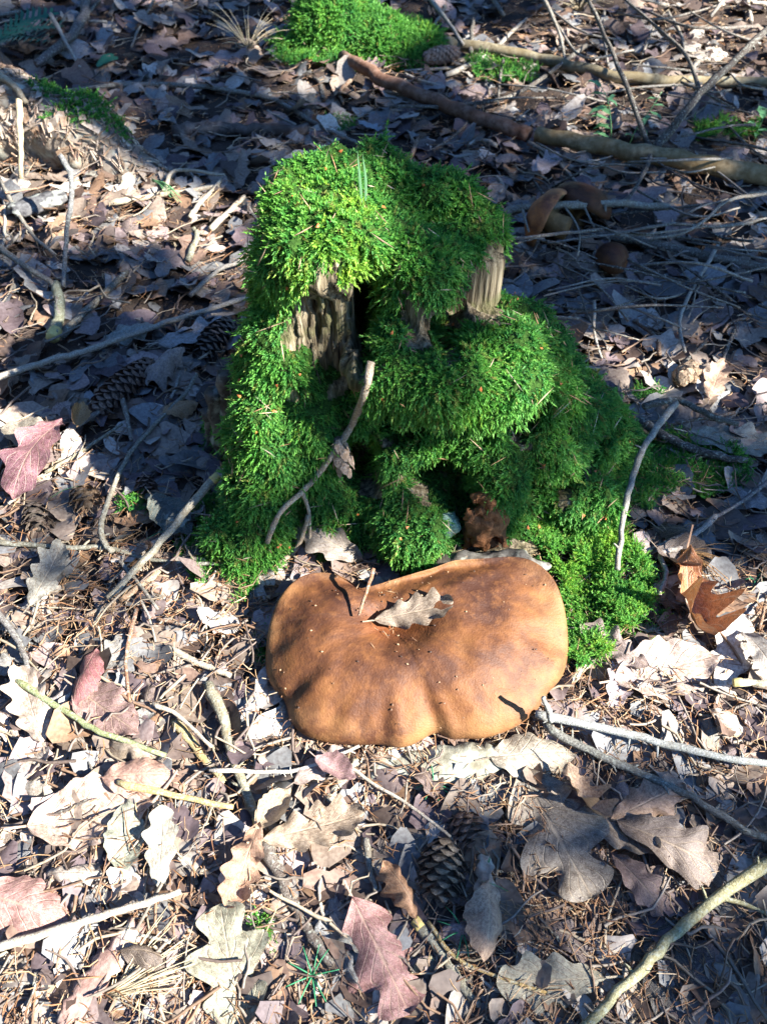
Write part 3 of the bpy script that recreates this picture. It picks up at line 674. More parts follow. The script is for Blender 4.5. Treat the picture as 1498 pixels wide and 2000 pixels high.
# ------------------------------------------------------------------ litter that nobody could count
def visible_xy(n, r, py_lo=-60, py_hi=2080, bias=1.0):
    py = py_lo+(py_hi-py_lo)*r.random(n)**bias; px = r.uniform(-90, 1590, n)
    X = np.zeros((n, 2))
    rr = FW[None]+np.array([1, 0, 0])[None]*((px-749)/FPX)[:, None]-UP[None]*((py-1000)/FPX)[:, None]
    t = -CAMH/rr[:, 2]; return rr[:, :2]*t[:, None]
def build_litter():
    r = np.random.default_rng(3)
    xy = np.concatenate([visible_xy(3600, r), np.column_stack([r.uniform(-1.9, 1.9, 2600), r.uniform(.0, 3.6, 2600)])])
    xy = xy[(body(np.column_stack([xy, np.full(len(xy), .01)])) > .0) & ~(in_carpet(xy) & (r.random(len(xy)) < .93))]; n = len(xy)
    nt_, ns = 8, 4; t = np.linspace(0, 1, nt_); s = np.linspace(-1, 1, ns)
    env = np.sin(math.pi*np.clip(t, .03, .97))**.6*.3
    Lg = r.uniform(.028, .098, n); far = xy[:, 1] > 1.2; Lg[far] *= 1.15
    lob = 1-r.uniform(.0, .5, n)[:, None]*(.5+.5*np.cos(t[None]*2*math.pi*r.uniform(2, 4.2, n)[:, None]+r.uniform(0, 6, n)[:, None]))
    W = env[None]*lob*r.uniform(.75, 1.25, n)[:, None]
    x = (t[None, :, None]-.5)+np.zeros((n, nt_, ns)); y = W[:, :, None]*s[None, None]
    y += r.normal(size=(n, nt_, ns))*.012; cu = r.normal(size=n)*.4; be = r.normal(size=n)*.25
    z = cu[:, None, None]*y*y*2+be[:, None, None]*x*x+.05*np.sin(x*9+r.uniform(0, 6, n)[:, None, None])*np.abs(s)[None, None]+r.normal(size=(n, nt_, ns))*.012
    a = r.uniform(0, 6.28, n); tx = r.normal(size=n)*.28; ty = r.normal(size=n)*.28
    ca, sa = np.cos(a)[:, None, None], np.sin(a)[:, None, None]
    X = (x*ca-y*sa)*Lg[:, None, None]; Y = (x*sa+y*ca)*Lg[:, None, None]; Z = z*Lg[:, None, None]
    Z = Z+X*tx[:, None, None]+Y*ty[:, None, None]
    lift = r.uniform(.002, .022, n)
    V = np.stack([X+xy[:, 0][:, None, None], Y+xy[:, 1][:, None, None], Z+(ground(xy[:, 0], xy[:, 1])+lift)[:, None, None]], -1).reshape(-1, 3)
    q = np.array([(i*ns+j, (i+1)*ns+j, (i+1)*ns+j+1, i*ns+j+1) for i in range(nt_-1) for j in range(ns-1)])
    F = (q[None]+(np.arange(n)*nt_*ns)[:, None, None]).reshape(-1, 4)
    pal = np.array([TAN, PALE, PINK, PURP, GREY, DARK, (.17, .115, .085), (.26, .165, .10)]); ci = r.choice(8, n, p=[.20, .11, .13, .13, .19, .08, .10, .06])
    c = np.clip(pal[ci]*r.uniform(.65, 1.25, n)[:, None], .02, .6)
    o = link('leaf_litter', mesh('leaf_litter', V, F, M['litter'], attr=np.repeat(c, nt_*ns, 0)))
    tag(o, 'broken dry leaf pieces covering the forest floor', 'leaf litter', kind='stuff')
    # conifer needles
    n = 26000; xy = np.concatenate([visible_xy(38000, r, bias=.85), np.column_stack([r.uniform(-1.7, 1.7, 7000), r.uniform(0, 3.3, 7000)])])
    dn = vnoise(np.column_stack([xy*5, np.zeros(len(xy))]), 77); keep = (dn > r.uniform(-.9, .5, len(xy))) & (body(np.column_stack([xy, np.full(len(xy), .01)])) > -.01); xy = xy[keep]; n = len(xy)
    L = r.uniform(.010, .022, n); lg = r.random(n) < .10; L[lg] = r.uniform(.03, .06, lg.sum()); a = r.uniform(0, 6.28, n); e = r.normal(size=n)*.22
    D = np.stack([np.cos(a)*np.cos(e), np.sin(a)*np.cos(e), np.sin(e)], 1); sd = np.stack([-np.sin(a), np.cos(a), 0*a], 1); up = np.cross(D, sd)
    C = np.column_stack([xy, ground(xy[:, 0], xy[:, 1])+r.uniform(.008, .036, n)]); rad = r.uniform(.0005, .0010, n)*(1+.25*np.clip(xy[:, 1]-1, 0, 2))
    sag = r.normal(size=n)*.12*L; V = np.zeros((n, 9, 3))
    for i, (f, q) in enumerate(((-.5, 0.6), (0, 1), (.5, .5))):
        o = C+D*(f*L)[:, None]+sd*((sag*(1-4*f*f))[:, None])
        for j in range(3):
            th = j*2.094; V[:, i*3+j] = o+(sd*math.cos(th)+up*math.sin(th))*(rad*q)[:, None]
    q = np.array([(i*3+j, i*3+(j+1) % 3, (i+1)*3+(j+1) % 3, (i+1)*3+j) for i in range(2) for j in range(3)])
    F = (q[None]+(np.arange(n)*9)[:, None, None]).reshape(-1, 4)
    pal = np.array([(.30, .16, .075), (.42, .28, .15), (.20, .10, .05), (.50, .38, .24), (.12, .075, .05)]); c = pal[r.choice(5, n, p=[.28, .27, .18, .15, .12])]*r.uniform(.7, 1.2, n)[:, None]
    o = link('needle_litter', mesh('needle_litter', V.reshape(-1, 3), F, M['needle'], attr=np.repeat(c, 9, 0)))
    tag(o, 'fallen brown spruce and pine needles scattered over the litter', 'needles', kind='stuff')
    # fine twigs
    n = 1500; xy = np.concatenate([visible_xy(2200, r), np.column_stack([r.uniform(-1.9, 1.9, 600), r.uniform(.8, 3.4, 600)])]); xy = xy[body(np.column_stack([xy, np.full(len(xy), .01)])) > .02]; n = len(xy)
    L = r.uniform(.025, .11, n)*(1+.3*(xy[:, 1] > 1.2)); a = r.uniform(0, 6.28, n); e = r.normal(size=n)*.12; ns, sd_ = 6, 5
    D = np.stack([np.cos(a)*np.cos(e), np.sin(a)*np.cos(e), np.sin(e)], 1); sd = np.stack([-np.sin(a), np.cos(a), 0*a], 1); up = np.cross(D, sd)
    C = np.column_stack([xy, ground(xy[:, 0], xy[:, 1])+r.uniform(.010, .036, n)]); rad = r.uniform(.0008, .0024, n); b1 = r.normal(size=n)*.08*L; b2 = r.normal(size=n)*.05*L; ph = r.uniform(0, 6, n)
    V = np.zeros((n, ns*sd_, 3))
    for i in range(ns):
        f = i/(ns-1)-.5; o = C+D*(f*L)[:, None]+sd*(b1*(1-4*f*f)+b2*np.sin(f*9+ph))[:, None]
        for j in range(sd_):
            th = j*2*math.pi/sd_; V[:, i*sd_+j] = o+(sd*math.cos(th)+up*math.sin(th))*(rad*(1-.35*(f+.5))*r.uniform(.8, 1.25, n))[:, None]
    q = np.array([(i*sd_+j, i*sd_+(j+1) % sd_, (i+1)*sd_+(j+1) % sd_, (i+1)*sd_+j) for i in range(ns-1) for j in range(sd_)])
    F = (q[None]+(np.arange(n)*ns*sd_)[:, None, None]).reshape(-1, 4)
    pal = np.array([(.22, .19, .15), (.13, .10, .08), (.32, .27, .19), (.20, .13, .08)]); c = pal[r.choice(4, n)]*r.uniform(.7, 1.25, n)[:, None]
    o = link('twig_litter', mesh('twig_litter', V.reshape(-1, 3), F, M['needle'], attr=np.repeat(c, ns*sd_, 0)))
    tag(o, 'fine broken twig pieces lying all through the leaf litter', 'twigs', kind='stuff')
    # crumbs of bark and cone scales
    xy = visible_xy(5200, r, bias=.9); xy = xy[body(np.column_stack([xy, np.full(len(xy), .01)])) > 0]; n = len(xy)
    base = np.array([(1, 0, 0), (-.3, .7, 0), (-.8, -.5, .05), (.1, .1, .5), (0, 0, -.3)]); S_ = r.uniform(.002, .007, n)
    V = base[None]*(1+r.normal(size=(n, 5, 3))*.35); a = r.uniform(0, 6.28, n); X = V[..., 0]*np.cos(a)[:, None]-V[..., 1]*np.sin(a)[:, None]; Y = V[..., 0]*np.sin(a)[:, None]+V[..., 1]*np.cos(a)[:, None]
    V = np.stack([X, Y, V[..., 2]], -1)*S_[:, None, None]+np.column_stack([xy, ground(xy[:, 0], xy[:, 1])+r.uniform(.004, .022, n)])[:, None]
    q = np.array([(0, 1, 3), (1, 2, 3), (2, 0, 3), (1, 0, 4), (2, 1, 4), (0, 2, 4)]); F = (q[None]+(np.arange(n)*5)[:, None, None]).reshape(-1, 3)
    pal = np.array([(.10, .06, .04), (.22, .13, .08), (.34, .24, .16), (.05, .035, .03)]); c = pal[r.choice(4, n)]*r.uniform(.7, 1.2, n)[:, None]
    o = link('bark_crumbs', mesh('bark_crumbs', V.reshape(-1, 3), F, M['needle'], smooth=False, attr=np.repeat(c, 5, 0)))
    tag(o, 'crumbs of bark and cone scales between the leaves', 'bark crumbs', kind='stuff')
build_litter()

# ------------------------------------------------------------------ sticks and branches
GR, LG, DK, BR, YG, PL = (.20, .185, .155), (.36, .335, .285), (.075, .062, .052), (.20, .115, .065), (.40, .36, .19), (.50, .45, .36)
def stick(name, pix, wpx, color, label, cat='twig', lift=.012, zs=None, taper=(1, .7), knobs=0, mat='twig', seed=0, cut=None, group=None, sides=8, rough=.14, branches=()):
    r = np.random.default_rng(seed+len(label)); pts = []
    for i, (a, b) in enumerate(pix):
        if zs is not None: pts.append(at_z(a, b, zs[i]))
        else: pts.append(on_ground(a, b, lift))
    d = np.mean([depth(p) for p in pts]); rad = .5*wpx/FPX*d
    if zs is None: pts = [p+np.array([0, 0, rad*.6]) for p in pts]
    P_ = smooth_path(pts, 5); n = len(P_); P_[1:-1] += r.normal(size=(n-2, 3))*rad*.14
    root = None
    R_ = rad*np.linspace(taper[0], taper[1], n)
    g = Geo(); g.add(*tube(P_, R_, sides, rough, seed))
    for k in range(knobs):
        i = r.integers(1, n-1); dr = r.normal(size=3); dr[2] *= .5; dr /= np.linalg.norm(dr); ln = rad*r.uniform(1.3, 3.2)
        g.add(*tube(smooth_path([P_[i], P_[i]+dr*ln*.6, P_[i]+dr*ln+np.array([0, 0, -.1*ln])], 3), np.linspace(.42, .10, 7)*rad, 5, .25, k))
    for bp, bw in branches:
        q = [on_ground(a, b, lift) if zs is None else at_z(a, b, np.mean(zs)) for a, b in bp]; q[0] = P_[np.argmin(np.linalg.norm(P_-q[0], axis=1))]
        q = smooth_path(q, 5); rb = .5*bw/FPX*d; g.add(*tube(q, rb*np.linspace(1, .6, len(q)), 6, .15, 5))
    V, F = g.arr(); o0 = P_[n//2]; me = mesh(name, V-o0, F, M[mat]); o = link(name, me, color=color); o.location = o0
    tag(o, label, cat, group)
    if cut:
        for e in cut:
            a, b = (P_[0], P_[1]) if e == 0 else (P_[-1], P_[-2]); rr = R_[0] if e == 0 else R_[-1]
            t = (a-b)/np.linalg.norm(a-b); Vc, Fc = tube(smooth_path([a-t*rr*1.6, a+t*.0005, a+t*rr*.35], 2), np.array([1.02, 1.04, 1.05, 1.03, .93])*rr, 8, .08, 3)
            c = link('cut_end', mesh('cut_end', Vc-o0, Fc, M['cut']), o)
    return o
stick('fallen_pole', [(668, 118), (740, 160), (850, 207), (960, 248), (1032, 272)], 27, (.17, .085, .050), 'reddish-brown fallen pole running up to the distant mossy stump', 'pole', lift=.03, mat='pole', taper=(.9, 1), sides=14, rough=.05)
stick('fallen_pole', [(1046, 272), (1200, 300), (1350, 328), (1520, 358)], 35, (.27, .195, .085), 'yellowish-brown fallen pole broken off the reddish one behind the overturned mushroom', 'pole', lift=.03, mat='pole', taper=(.85, 1.05), sides=14, rough=.05)
stick('fallen_pole', [(845, 88), (930, 100), (1050, 122), (1150, 146), (1240, 160), (1350, 166), (1540, 172)], 24, (.22, .19, .11), 'thin olive fallen pole lying beyond the overturned mushroom and plant', 'pole', lift=.02, mat='pole', sides=12, rough=.06)
stick('branch', [(70, 195), (200, 172), (330, 168), (450, 180), (540, 200), (600, 235), (650, 262), (740, 300)], 11, GR, 'long bowed grey branch lying behind the stump', 'branch', lift=.02, knobs=5)
stick('log', [(340, 268), (420, 260), (500, 264), (605, 260)], 30, (.075, .055, .048), 'short dark log lying behind the stump', 'log', mat='pole', sides=12)
stick('branch', [(1285, 300), (1262, 275), (1232, 190), (1190, 90), (1145, -10)], 11, DK, 'thin dark dead branch rising from the yellowish-brown pole', 'branch', zs=[.03, .06, .12, .17, .22], knobs=4)
stick('branch', [(1262, 310), (1320, 240), (1370, 180), (1440, 112), (1510, 45)], 18, DK, 'thick dark forked dead branch rising beside the yellowish-brown pole', 'branch', zs=[.03, .10, .15, .20, .25], knobs=4, branches=[([(1370, 180), (1340, 110), (1290, 60), (1215, -5)], 9)])
stick('branch', [(1275, 290), (1255, 340), (1215, 405)], 10, DK, 'short dark branch leaning from the pole onto the grey branch', 'branch', zs=[.05, .06, .04])
stick('twig', [(838, -5), (880, 50), (905, 88)], 9, LG, 'pale twig leaning near the distant mossy stump', zs=[.10, .06, .03])
stick('branch', [(870, 150), (950, 112), (1000, 65), (1028, 40)], 10, LG, 'pale grey branch lying by the cone at the distant stump', 'branch', knobs=3, branches=[([(950, 112), (900, 130), (790, 138)], 7)])
stick('twig', [(1060, -5), (1090, 60), (1106, 128)], 8, GR, 'thin grey twig standing above the olive pole', zs=[.12, .07, .03])
stick('branch', [(985, 418), (1030, 404), (1100, 402), (1200, 398), (1306, 404)], 18, (.24, .225, .18), 'grey-green branch resting across the overturned mushroom', 'branch', zs=[.05, .07, .075, .07, .06], knobs=6, branches=[([(1090, 403), (1130, 450), (1128, 500)], 5), ([(1130, 405), (1160, 445)], 5), ([(1022, 412), (1032, 452)], 7)])
stick('branch', [(1165, 462), (1260, 482), (1350, 502), (1420, 516), (1520, 534)], 24, (.17, .15, .125), 'thick grey-brown branch lying right of the small brown mushroom', 'branch', knobs=4)
stick('twig', [(1402, 478), (1372, 530), (1338, 590), (1325, 640), (1336, 690)], 9, LG, 'crooked pale twig hanging down from the thick grey-brown branch', lift=.03)
stick('branch', [(-20, 470), (60, 530), (108, 562), (118, 620)], 13, GR, 'grey branch left of the stump ending in a thick yellowish-tipped stub', 'branch', lift=.03, knobs=3)
stick('stick', [(114, 560), (118, 620), (106, 664)], 24, (.22, .24, .16), 'thick greenish stub with yellowish tip left of the stump', 'stick', lift=.024, taper=(.7, 1), cut=[1])
stick('stick', [(122, 662), (180, 602), (250, 535)], 17, (.16, .15, .115), 'dark mossy stick beside the greenish stub', 'stick', lift=.014)
stick('stick', [(118, 303), (140, 350), (138, 400), (130, 470), (124, 560)], 12, (.13, .14, .145), 'dark upright crooked stick standing before the sunlit left bank', 'stick', zs=[.16, .13, .10, .06, .03])
stick('branch', [(-20, 748), (100, 706), (165, 690), (250, 660), (350, 625), (492, 583)], 13, LG, 'long thin grey branch reaching from the left to the stump', 'branch', lift=.035, taper=(1, .75), knobs=6)
stick('stick', [(60, 925), (95, 872), (210, 798)], 14, (.26, .235, .22), 'smooth grey broken stick under the purple oak leaf', 'stick', lift=.028)
stick('twig', [(90, 925), (150, 890), (240, 830)], 8, (.27, .25, .17), 'thin greenish twig below the smooth grey broken stick', lift=.026)
stick('twig', [(240, 780), (250, 820), (258, 862)], 11, (.24, .21, .17), 'short grey twig below the long spruce cone', lift=.03)
stick('branch', [(385, 732), (362, 772), (300, 835), (245, 905), (208, 995), (200, 1050), (222, 1080)], 11, (.23, .22, .17), 'curved grey branch hooking down left of the yellow-tipped stick', 'branch', lift=.036, knobs=4, taper=(.7, 1))
stick('stick', [(425, 930), (370, 990), (300, 1075), (210, 1168)], 18, (.34, .315, .235), 'straight pale stick with yellow tip leaning toward the stump', 'stick', zs=[.085, .065, .045, .025], cut=[0])
stick('twig', [(-10, 1060), (100, 1070), (210, 1073), (300, 1096), (440, 1106)], 11, (.22, .22, .17), 'thin grey-green stick crossing under the yellow-tipped stick', lift=.026)
stick('stick', [(330, 1105), (250, 1165), (170, 1205)], 14, (.35, .24, .15), 'rough brown spruce twig lying below the yellow-tipped stick', 'stick', lift=.022, knobs=8)
stick('branch', [(1320, 788), (1270, 850), (1235, 930), (1215, 1020), (1205, 1112)], 15, (.27, .265, .23), 'grey curved branch leaning over the right moss skirt', 'branch', zs=[.055, .075, .07, .06, .05], knobs=3)
stick('branch', [(1230, 812), (1300, 858), (1370, 888), (1455, 905)], 20, (.055, .050, .046), 'dark branch lying on the right moss skirt', 'branch', lift=.03)
stick('branch', [(1255, 797), (1320, 785), (1380, 815), (1440, 832)], 15, (.09, .085, .07), 'dark bent branch joined to the grey curved branch', 'branch', lift=.045)
stick('twig', [(1395, 1010), (1370, 1035), (1325, 1070), (1288, 1085), (1300, 1120), (1286, 1165)], 12, (.33, .30, .27), 'crooked grey twig with a flaking white end beside the rust-orange leaf', lift=.036, knobs=3)
stick('stick', [(1235, 1165), (1190, 1240), (1130, 1312), (1093, 1352)], 20, (.46, .43, .29), 'pale yellowish stick leaning between the moss and the mushroom rim', 'stick', lift=.022, cut=[0])
stick('branch', [(1044, 1396), (1150, 1420), (1280, 1450), (1400, 1480), (1520, 1497)], 19, (.34, .37, .36), 'blue-grey lichen-crusted branch touching the right rim of the mushroom', 'branch', lift=.045, knobs=6)
stick('twig', [(1076, 1408), (1070, 1385), (1061, 1362)], 15, (.33, .35, .33), 'short upright grey spur at the mushroom rim', zs=[.055, .075, .10], taper=(1, .55))
stick('branch', [(1062, 1418), (1150, 1470), (1250, 1512), (1350, 1560), (1450, 1622), (1520, 1652)], 19, (.16, .165, .145), 'dark knobbly lichen-covered branch below the blue-grey branch', 'branch', lift=.034, knobs=16)
stick('stick', [(1525, 1672), (1400, 1752), (1300, 1842), (1220, 1922), (1130, 2015)], 25, (.37, .36, .19), 'thick yellow-green bare stick across the shaded right foreground', 'stick', lift=.032, knobs=3, branches=[([(1400, 1745), (1450, 1765), (1520, 1795)], 12)])
stick('stick', [(812, 1800), (860, 1862), (900, 1922), (935, 1966)], 22, (.26, .255, .19), 'grey-green bark stick beside the tiny spruce seedling', 'stick', lift=.022, cut=[0], knobs=4)
stick('stick', [(775, 1935), (815, 1890), (845, 1872)], 20, (.40, .37, .21), 'short pale yellow broken stick by the purple-brown lobed leaf', 'stick', lift=.02)
stick('stick', [(518, 1645), (550, 1722), (592, 1800), (650, 1890)], 28, (.115, .095, .08), 'dark split stick running through the sunlit foreground litter', 'stick', lift=.018, rough=.3)
stick('stick', [(-20, 1858), (130, 1812), (240, 1780), (355, 1742)], 18, PL, 'bleached bare stick in the sunlit left foreground', 'stick', lift=.040)
stick('stick', [(232, 1528), (340, 1555), (457, 1578)], 15, (.52, .41, .17), 'straw-yellow smooth stick in the sunlit left foreground', 'stick', lift=.036)
stick('stick', [(408, 1338), (440, 1420), (470, 1522), (505, 1612)], 24, (.25, .24, .165), 'mossy bark stick with a yellow end left of the mushroom', 'stick', lift=.026, cut=[1], knobs=3, rough=.22)
stick('stick', [(342, 1410), (385, 1465), (440, 1532)], 20, (.40, .32, .14), 'yellow-brown rotting stick beside the mossy bark stick', 'stick', lift=.016, rough=.25)
stick('twig', [(300, 1375), (350, 1400), (415, 1460)], 10, (.48, .42, .33), 'pale twig crossing above the yellow-brown rotting stick', lift=.036)
stick('stem', [(30, 1328), (130, 1392), (200, 1432), (325, 1477)], 14, (.27, .33, .15), 'long green stem in the sunlit litter left of the mushroom', 'stem', lift=.038)
stick('twig', [(328, 1266), (400, 1302), (452, 1322)], 15, (.40, .37, .29), 'short pale grey twig left of the mushroom', lift=.024)
stick('twig', [(-10, 1188), (40, 1258), (58, 1312)], 14, (.15, .145, .14), 'dark curved twig below the grey oak leaf', lift=.034)
stick('twig', [(268, 1190), (248, 1280), (254, 1370)], 9, (.27, .14, .08), 'reddish-brown spruce twig beside the dark red leaf', lift=.034, knobs=8)
stick('twig', [(1432, 1335), (1520, 1338)], 17, (.47, .44, .30), 'pale cut stick casting a shadow on the broad pale leaf', lift=.055, cut=[0])
stick('twig', [(715, 1640), (720, 1690), (734, 1742)], 15, (.25, .235, .19), 'grey twig standing beside the crumpled orange-brown leaf', lift=.026)
stick('twig', [(640, 1570), (665, 1530), (695, 1485)], 22, (.33, .305, .23), 'short stubby grey stick below the mushroom rim', lift=.016)
stick('twig', [(410, 1505), (520, 1508), (600, 1500), (702, 1458)], 9, (.52, .50, .44), 'white lichen-crusted twig in front of the mushroom', lift=.040, knobs=12)
stick('twig', [(668, 1488), (720, 1525), (800, 1575), (880, 1635)], 8, (.40, .37, .31), 'thin pale twig in front of the mushroom beside the cones', lift=.036, knobs=6)
stick('stem', [(835, 1800), (900, 1878), (1068, 1940)], 9, (.42, .31, .12), 'thin yellow stem between two grey-green leaves', 'stem', lift=.030)
stick('twig', [(100, 28), (128, 80), (158, 132)], 9, LG, 'thin pale twig leaning in the far left litter', zs=[.09, .06, .03])
stick('stick', [(-20, 138), (25, 165), (52, 200)], 16, (.42, .34, .22), 'pale tan stick lying on the sunlit left bank', 'stick', zs=[.17, .16, .14])
stick('stick', [(38, 196), (40, 270), (42, 350)], 13, (.48, .40, .25), 'upright straw-coloured stick against the sunlit left bank', 'stick', zs=[.17, .12, .05])
stick('branch', [(170, -10), (160, 45), (110, 96), (70, 125)], 20, (.09, .08, .085), 'dark bent branch in the far left corner', 'branch', zs=[.03, .04, .04, .03])
stick('twig', [(215, 402), (300, 386), (430, 368)], 13, (.40, .34, .25), 'pale twig lying in the sunlit patch left of the stump top', lift=.02)
stick('twig', [(372, 428), (400, 390), (440, 348)], 10, (.40, .36, .27), 'thin forked pale twig in the sunlit patch left of the stump', lift=.025)
stick('twig', [(412, 452), (478, 388)], 13, (.46, .40, .30), 'short pale stick in the sunlit patch beside the stump', lift=.02)
stick('twig', [(322, 375), (345, 335), (440, 345)], 9, (.42, .37, .28), 'bent pale twig at the edge of the sunlit patch', lift=.03)
stick('twig', [(368, 512), (386, 465), (380, 450)], 13, (.22, .22, .15), 'greenish curved twig below the sunlit patch', lift=.02)
stick('twig', [(372, 580), (430, 530), (500, 505)], 10, (.22, .21, .19), 'grey curved twig just left of the stump', lift=.03)
stick('twig', [(0, 350), (60, 455), (110, 500)], 9, GR, 'thin grey twig in the shade below the left bank', lift=.03)
stick('branch', [(1145, 90), (1020, 180), (900, 208), (760, 212)], 9, DK, 'thin dark twig beyond the fallen poles', 'branch', lift=.03)
stick('twig', [(1498, 430), (1400, 445), (1310, 440), (1200, 460)], 8, GR, 'thin grey twig above the thick grey-brown branch', lift=.06, knobs=4)
stick('twig', [(1498, 380), (1420, 395), (1350, 450), (1270, 470)], 8, GR, 'thin bent twig in front of the yellowish-brown pole', lift=.07, knobs=4)
stick('twig', [(1160, 590), (1160, 650), (1175, 700)], 7, LG, 'thin pale twig upright beside the moss skirt', zs=[.06, .03, .01])
stick('twig', [(1500, 940), (1440, 985), (1340, 1040), (1260, 1080)], 9, (.12, .11, .115), 'thin dark twig right of the moss skirt', lift=.035)
stick('twig', [(730, 1110), (716, 1155), (701, 1202)], 8, (.30, .15, .08), 'reddish-brown twig stuck upright into the mushroom cap', zs=[.118, .103, .085])
# brushwood on the right
r = np.random.default_rng(31)
for k in range(60):
    px, py = r.uniform(1040, 1520), r.uniform(10, 640); a = r.normal()*.5+(math.pi if r.random() < .5 else 0); ln = r.uniform(90, 300)
    z0, z1, z2 = r.uniform(.015, .07), r.uniform(.04, .10), r.uniform(.01, .07)
    cn, cc = [('grey', GR), ('dark', DK), ('pale', (.25, .23, .20)), ('brownish', (.13, .11, .095))][r.integers(4)]
    m = (px+math.cos(a)*ln*.5+r.normal()*12, py+math.sin(a)*ln*.3+r.normal()*12)
    stick('brushwood_twig', [(px, py), m, (px+math.cos(a)*ln, py+math.sin(a)*ln*.5)], r.uniform(3.5, 7), cc, '%s %s dead brushwood twig %s near %s' % ('long' if ln > 200 else 'short' if ln < 140 else 'thin', cn, 'raised' if z1 > .07 else 'lying', near(px+math.cos(a)*ln*.5, max(py+math.sin(a)*ln*.25, -20))), 'twig', zs=[z0, z1, z2], knobs=2, seed=k, group='brushwood twigs right of the stump', sides=5)
# other loose twigs
for k in range(120):
    px, py = r.uniform(-30, 1530), r.choice([r.uniform(0, 480), r.uniform(480, 1050), r.uniform(1050, 2000)], p=[.35, .25, .40]); a = r.uniform(0, 6.28)
    ln = r.uniform(45, 170); q = [(px, py), (px+math.cos(a)*ln*.5+r.normal()*7, py+math.sin(a)*ln*.35+r.normal()*7), (px+math.cos(a)*ln, py+math.sin(a)*ln*.7)]
    ps = [on_ground(u, v) for u, v in q]
    if any(blocked(p[0], p[1], .02) for p in ps): continue
    nm, c = [('grey', GR), ('pale', LG), ('dark', DK), ('brown', BR)][r.integers(4)]
    stick('twig', q, r.uniform(5, 10), tuple(np.array(c)*r.uniform(.8, 1.2)), 'loose %s %s twig near %s' % ('long' if ln > 120 else 'short' if ln < 80 else 'thin', nm, near(px, py)), lift=r.uniform(.014, .030), knobs=r.integers(0, 4), seed=k, group='loose twigs near '+near(px, py), sides=6)

# the hooked dead twig on the stump face
def stump_pt(px, py, off):
    rr = ray(px, py); ts = np.linspace(.6, 1.6, 500); P_ = np.array([0, 0, CAMH])+rr[None]*ts[:, None]; d = stump_sdf(P_); i = np.argmax(d < off)
    return P_[i]
hp = [stump_pt(a, b, .014) for a, b in [(725, 708), (714, 760), (690, 825), (655, 880), (615, 935), (590, 960), (545, 1005), (522, 1060)]]
pp = smooth_path(hp, 5); g = Geo(); g.add(*tube(pp, np.linspace(.0052, .0036, len(pp)), 8, .15, 1))
b1 = smooth_path([hp[5], stump_pt(604, 1005, .018), stump_pt(606, 1100, .020)], 5); g.add(*tube(b1, np.linspace(.0035, .0022, len(b1)), 6, .15, 2))
b2 = smooth_path([b1[5], stump_pt(580, 1070, .012), stump_pt(545, 1100, .012)], 5); g.add(*tube(b2, np.linspace(.0042, .003, len(b2)), 6, .2, 2))
V, F = g.arr(); o = link('twig', mesh('twig', V-pp[0], F, M['twig']), color=(.36, .29, .20)); o.location = pp[0]
tag(o, 'forked pale dead twig hooked over the mossy face of the stump', 'twig')
# needles and scales caught in the moss, crumbs on the mushroom
def caught():
    r = np.random.default_rng(91); n = 620; P_, Q = sample_faces(SC, SN, SA, SV, SF, np.where(SN[:, 2] > .05, wgt, wgt*.35), n, r); P_ = P_+Q*r.uniform(.006, .015, n)[:, None]
    D = np.cross(Q, r.normal(size=(n, 3)))+np.array([0, 0, -.5]); D /= np.linalg.norm(D, axis=1, keepdims=True); W_ = np.cross(Q, D); W_ /= np.linalg.norm(W_, axis=1, keepdims=True); L = r.uniform(.010, .045, n); w_ = r.uniform(.0005, .0009, n)
    ch = r.random(n) < .14; L[ch] = r.uniform(.004, .008, ch.sum()); w_[ch] = .0022
    VV = np.stack([P_-D*L[:, None]*.5+Q*w_[:, None], P_-W_*w_[:, None], P_+D*L[:, None]*.5+Q*w_[:, None], P_+W_*w_[:, None], P_+Q*(w_*1.6)[:, None]], 1).reshape(-1, 3)
    q = np.array([(0, 1, 4), (1, 2, 4), (2, 3, 4), (3, 0, 4)]); F = (q[None]+(np.arange(n)*5)[:, None, None]).reshape(-1, 3)
    pal = np.array([(.34, .20, .10), (.42, .32, .20), (.18, .11, .07), (.28, .24, .17)]); c = pal[r.choice(4, n)]*r.uniform(.7, 1.2, n)[:, None]; c[ch] = (.42, .13, .035)
    o = child('caught_needles', VV, F, M['needle'], STUMP, smooth=False, attr=np.repeat(c, 5, 0)); tag(o, 'brown needles and orange scales caught in the moss', kind='stuff')
    n = 150; i = r.choice(len(CAPV), n); P_ = CAPV[i]+r.normal(size=(n, 3))*np.array([.003, .003, 0])+np.array([0, 0, .0012]); S_ = r.uniform(.0006, .0022, n); a = r.uniform(0, 6.28, n); lg = r.random(n) < .10
    D = np.stack([np.cos(a), np.sin(a), 0*a], 1); W_ = np.stack([-np.sin(a), np.cos(a), 0*a], 1); L = np.where(lg, r.uniform(.005, .009, n), S_); S_ = np.where(lg, .0005, S_*.7)
    VV = np.stack([P_-D*L[:, None], P_-W_*S_[:, None], P_+D*L[:, None], P_+W_*S_[:, None], P_+np.array([0, 0, 1])*S_[:, None]], 1).reshape(-1, 3); F = (q[None]+(np.arange(n)*5)[:, None, None]).reshape(-1, 3)
    pal = np.array([(.05, .03, .02), (.16, .09, .05), (.38, .26, .15)]); c = pal[r.choice(3, n)]
    o = link('crumbs', mesh('crumbs', VV, F, M['needle'], smooth=False, attr=np.repeat(c, 5, 0))); tag(o, 'tiny crumbs of soil and needles scattered on the mushroom cap', 'crumbs', kind='stuff')
caught()
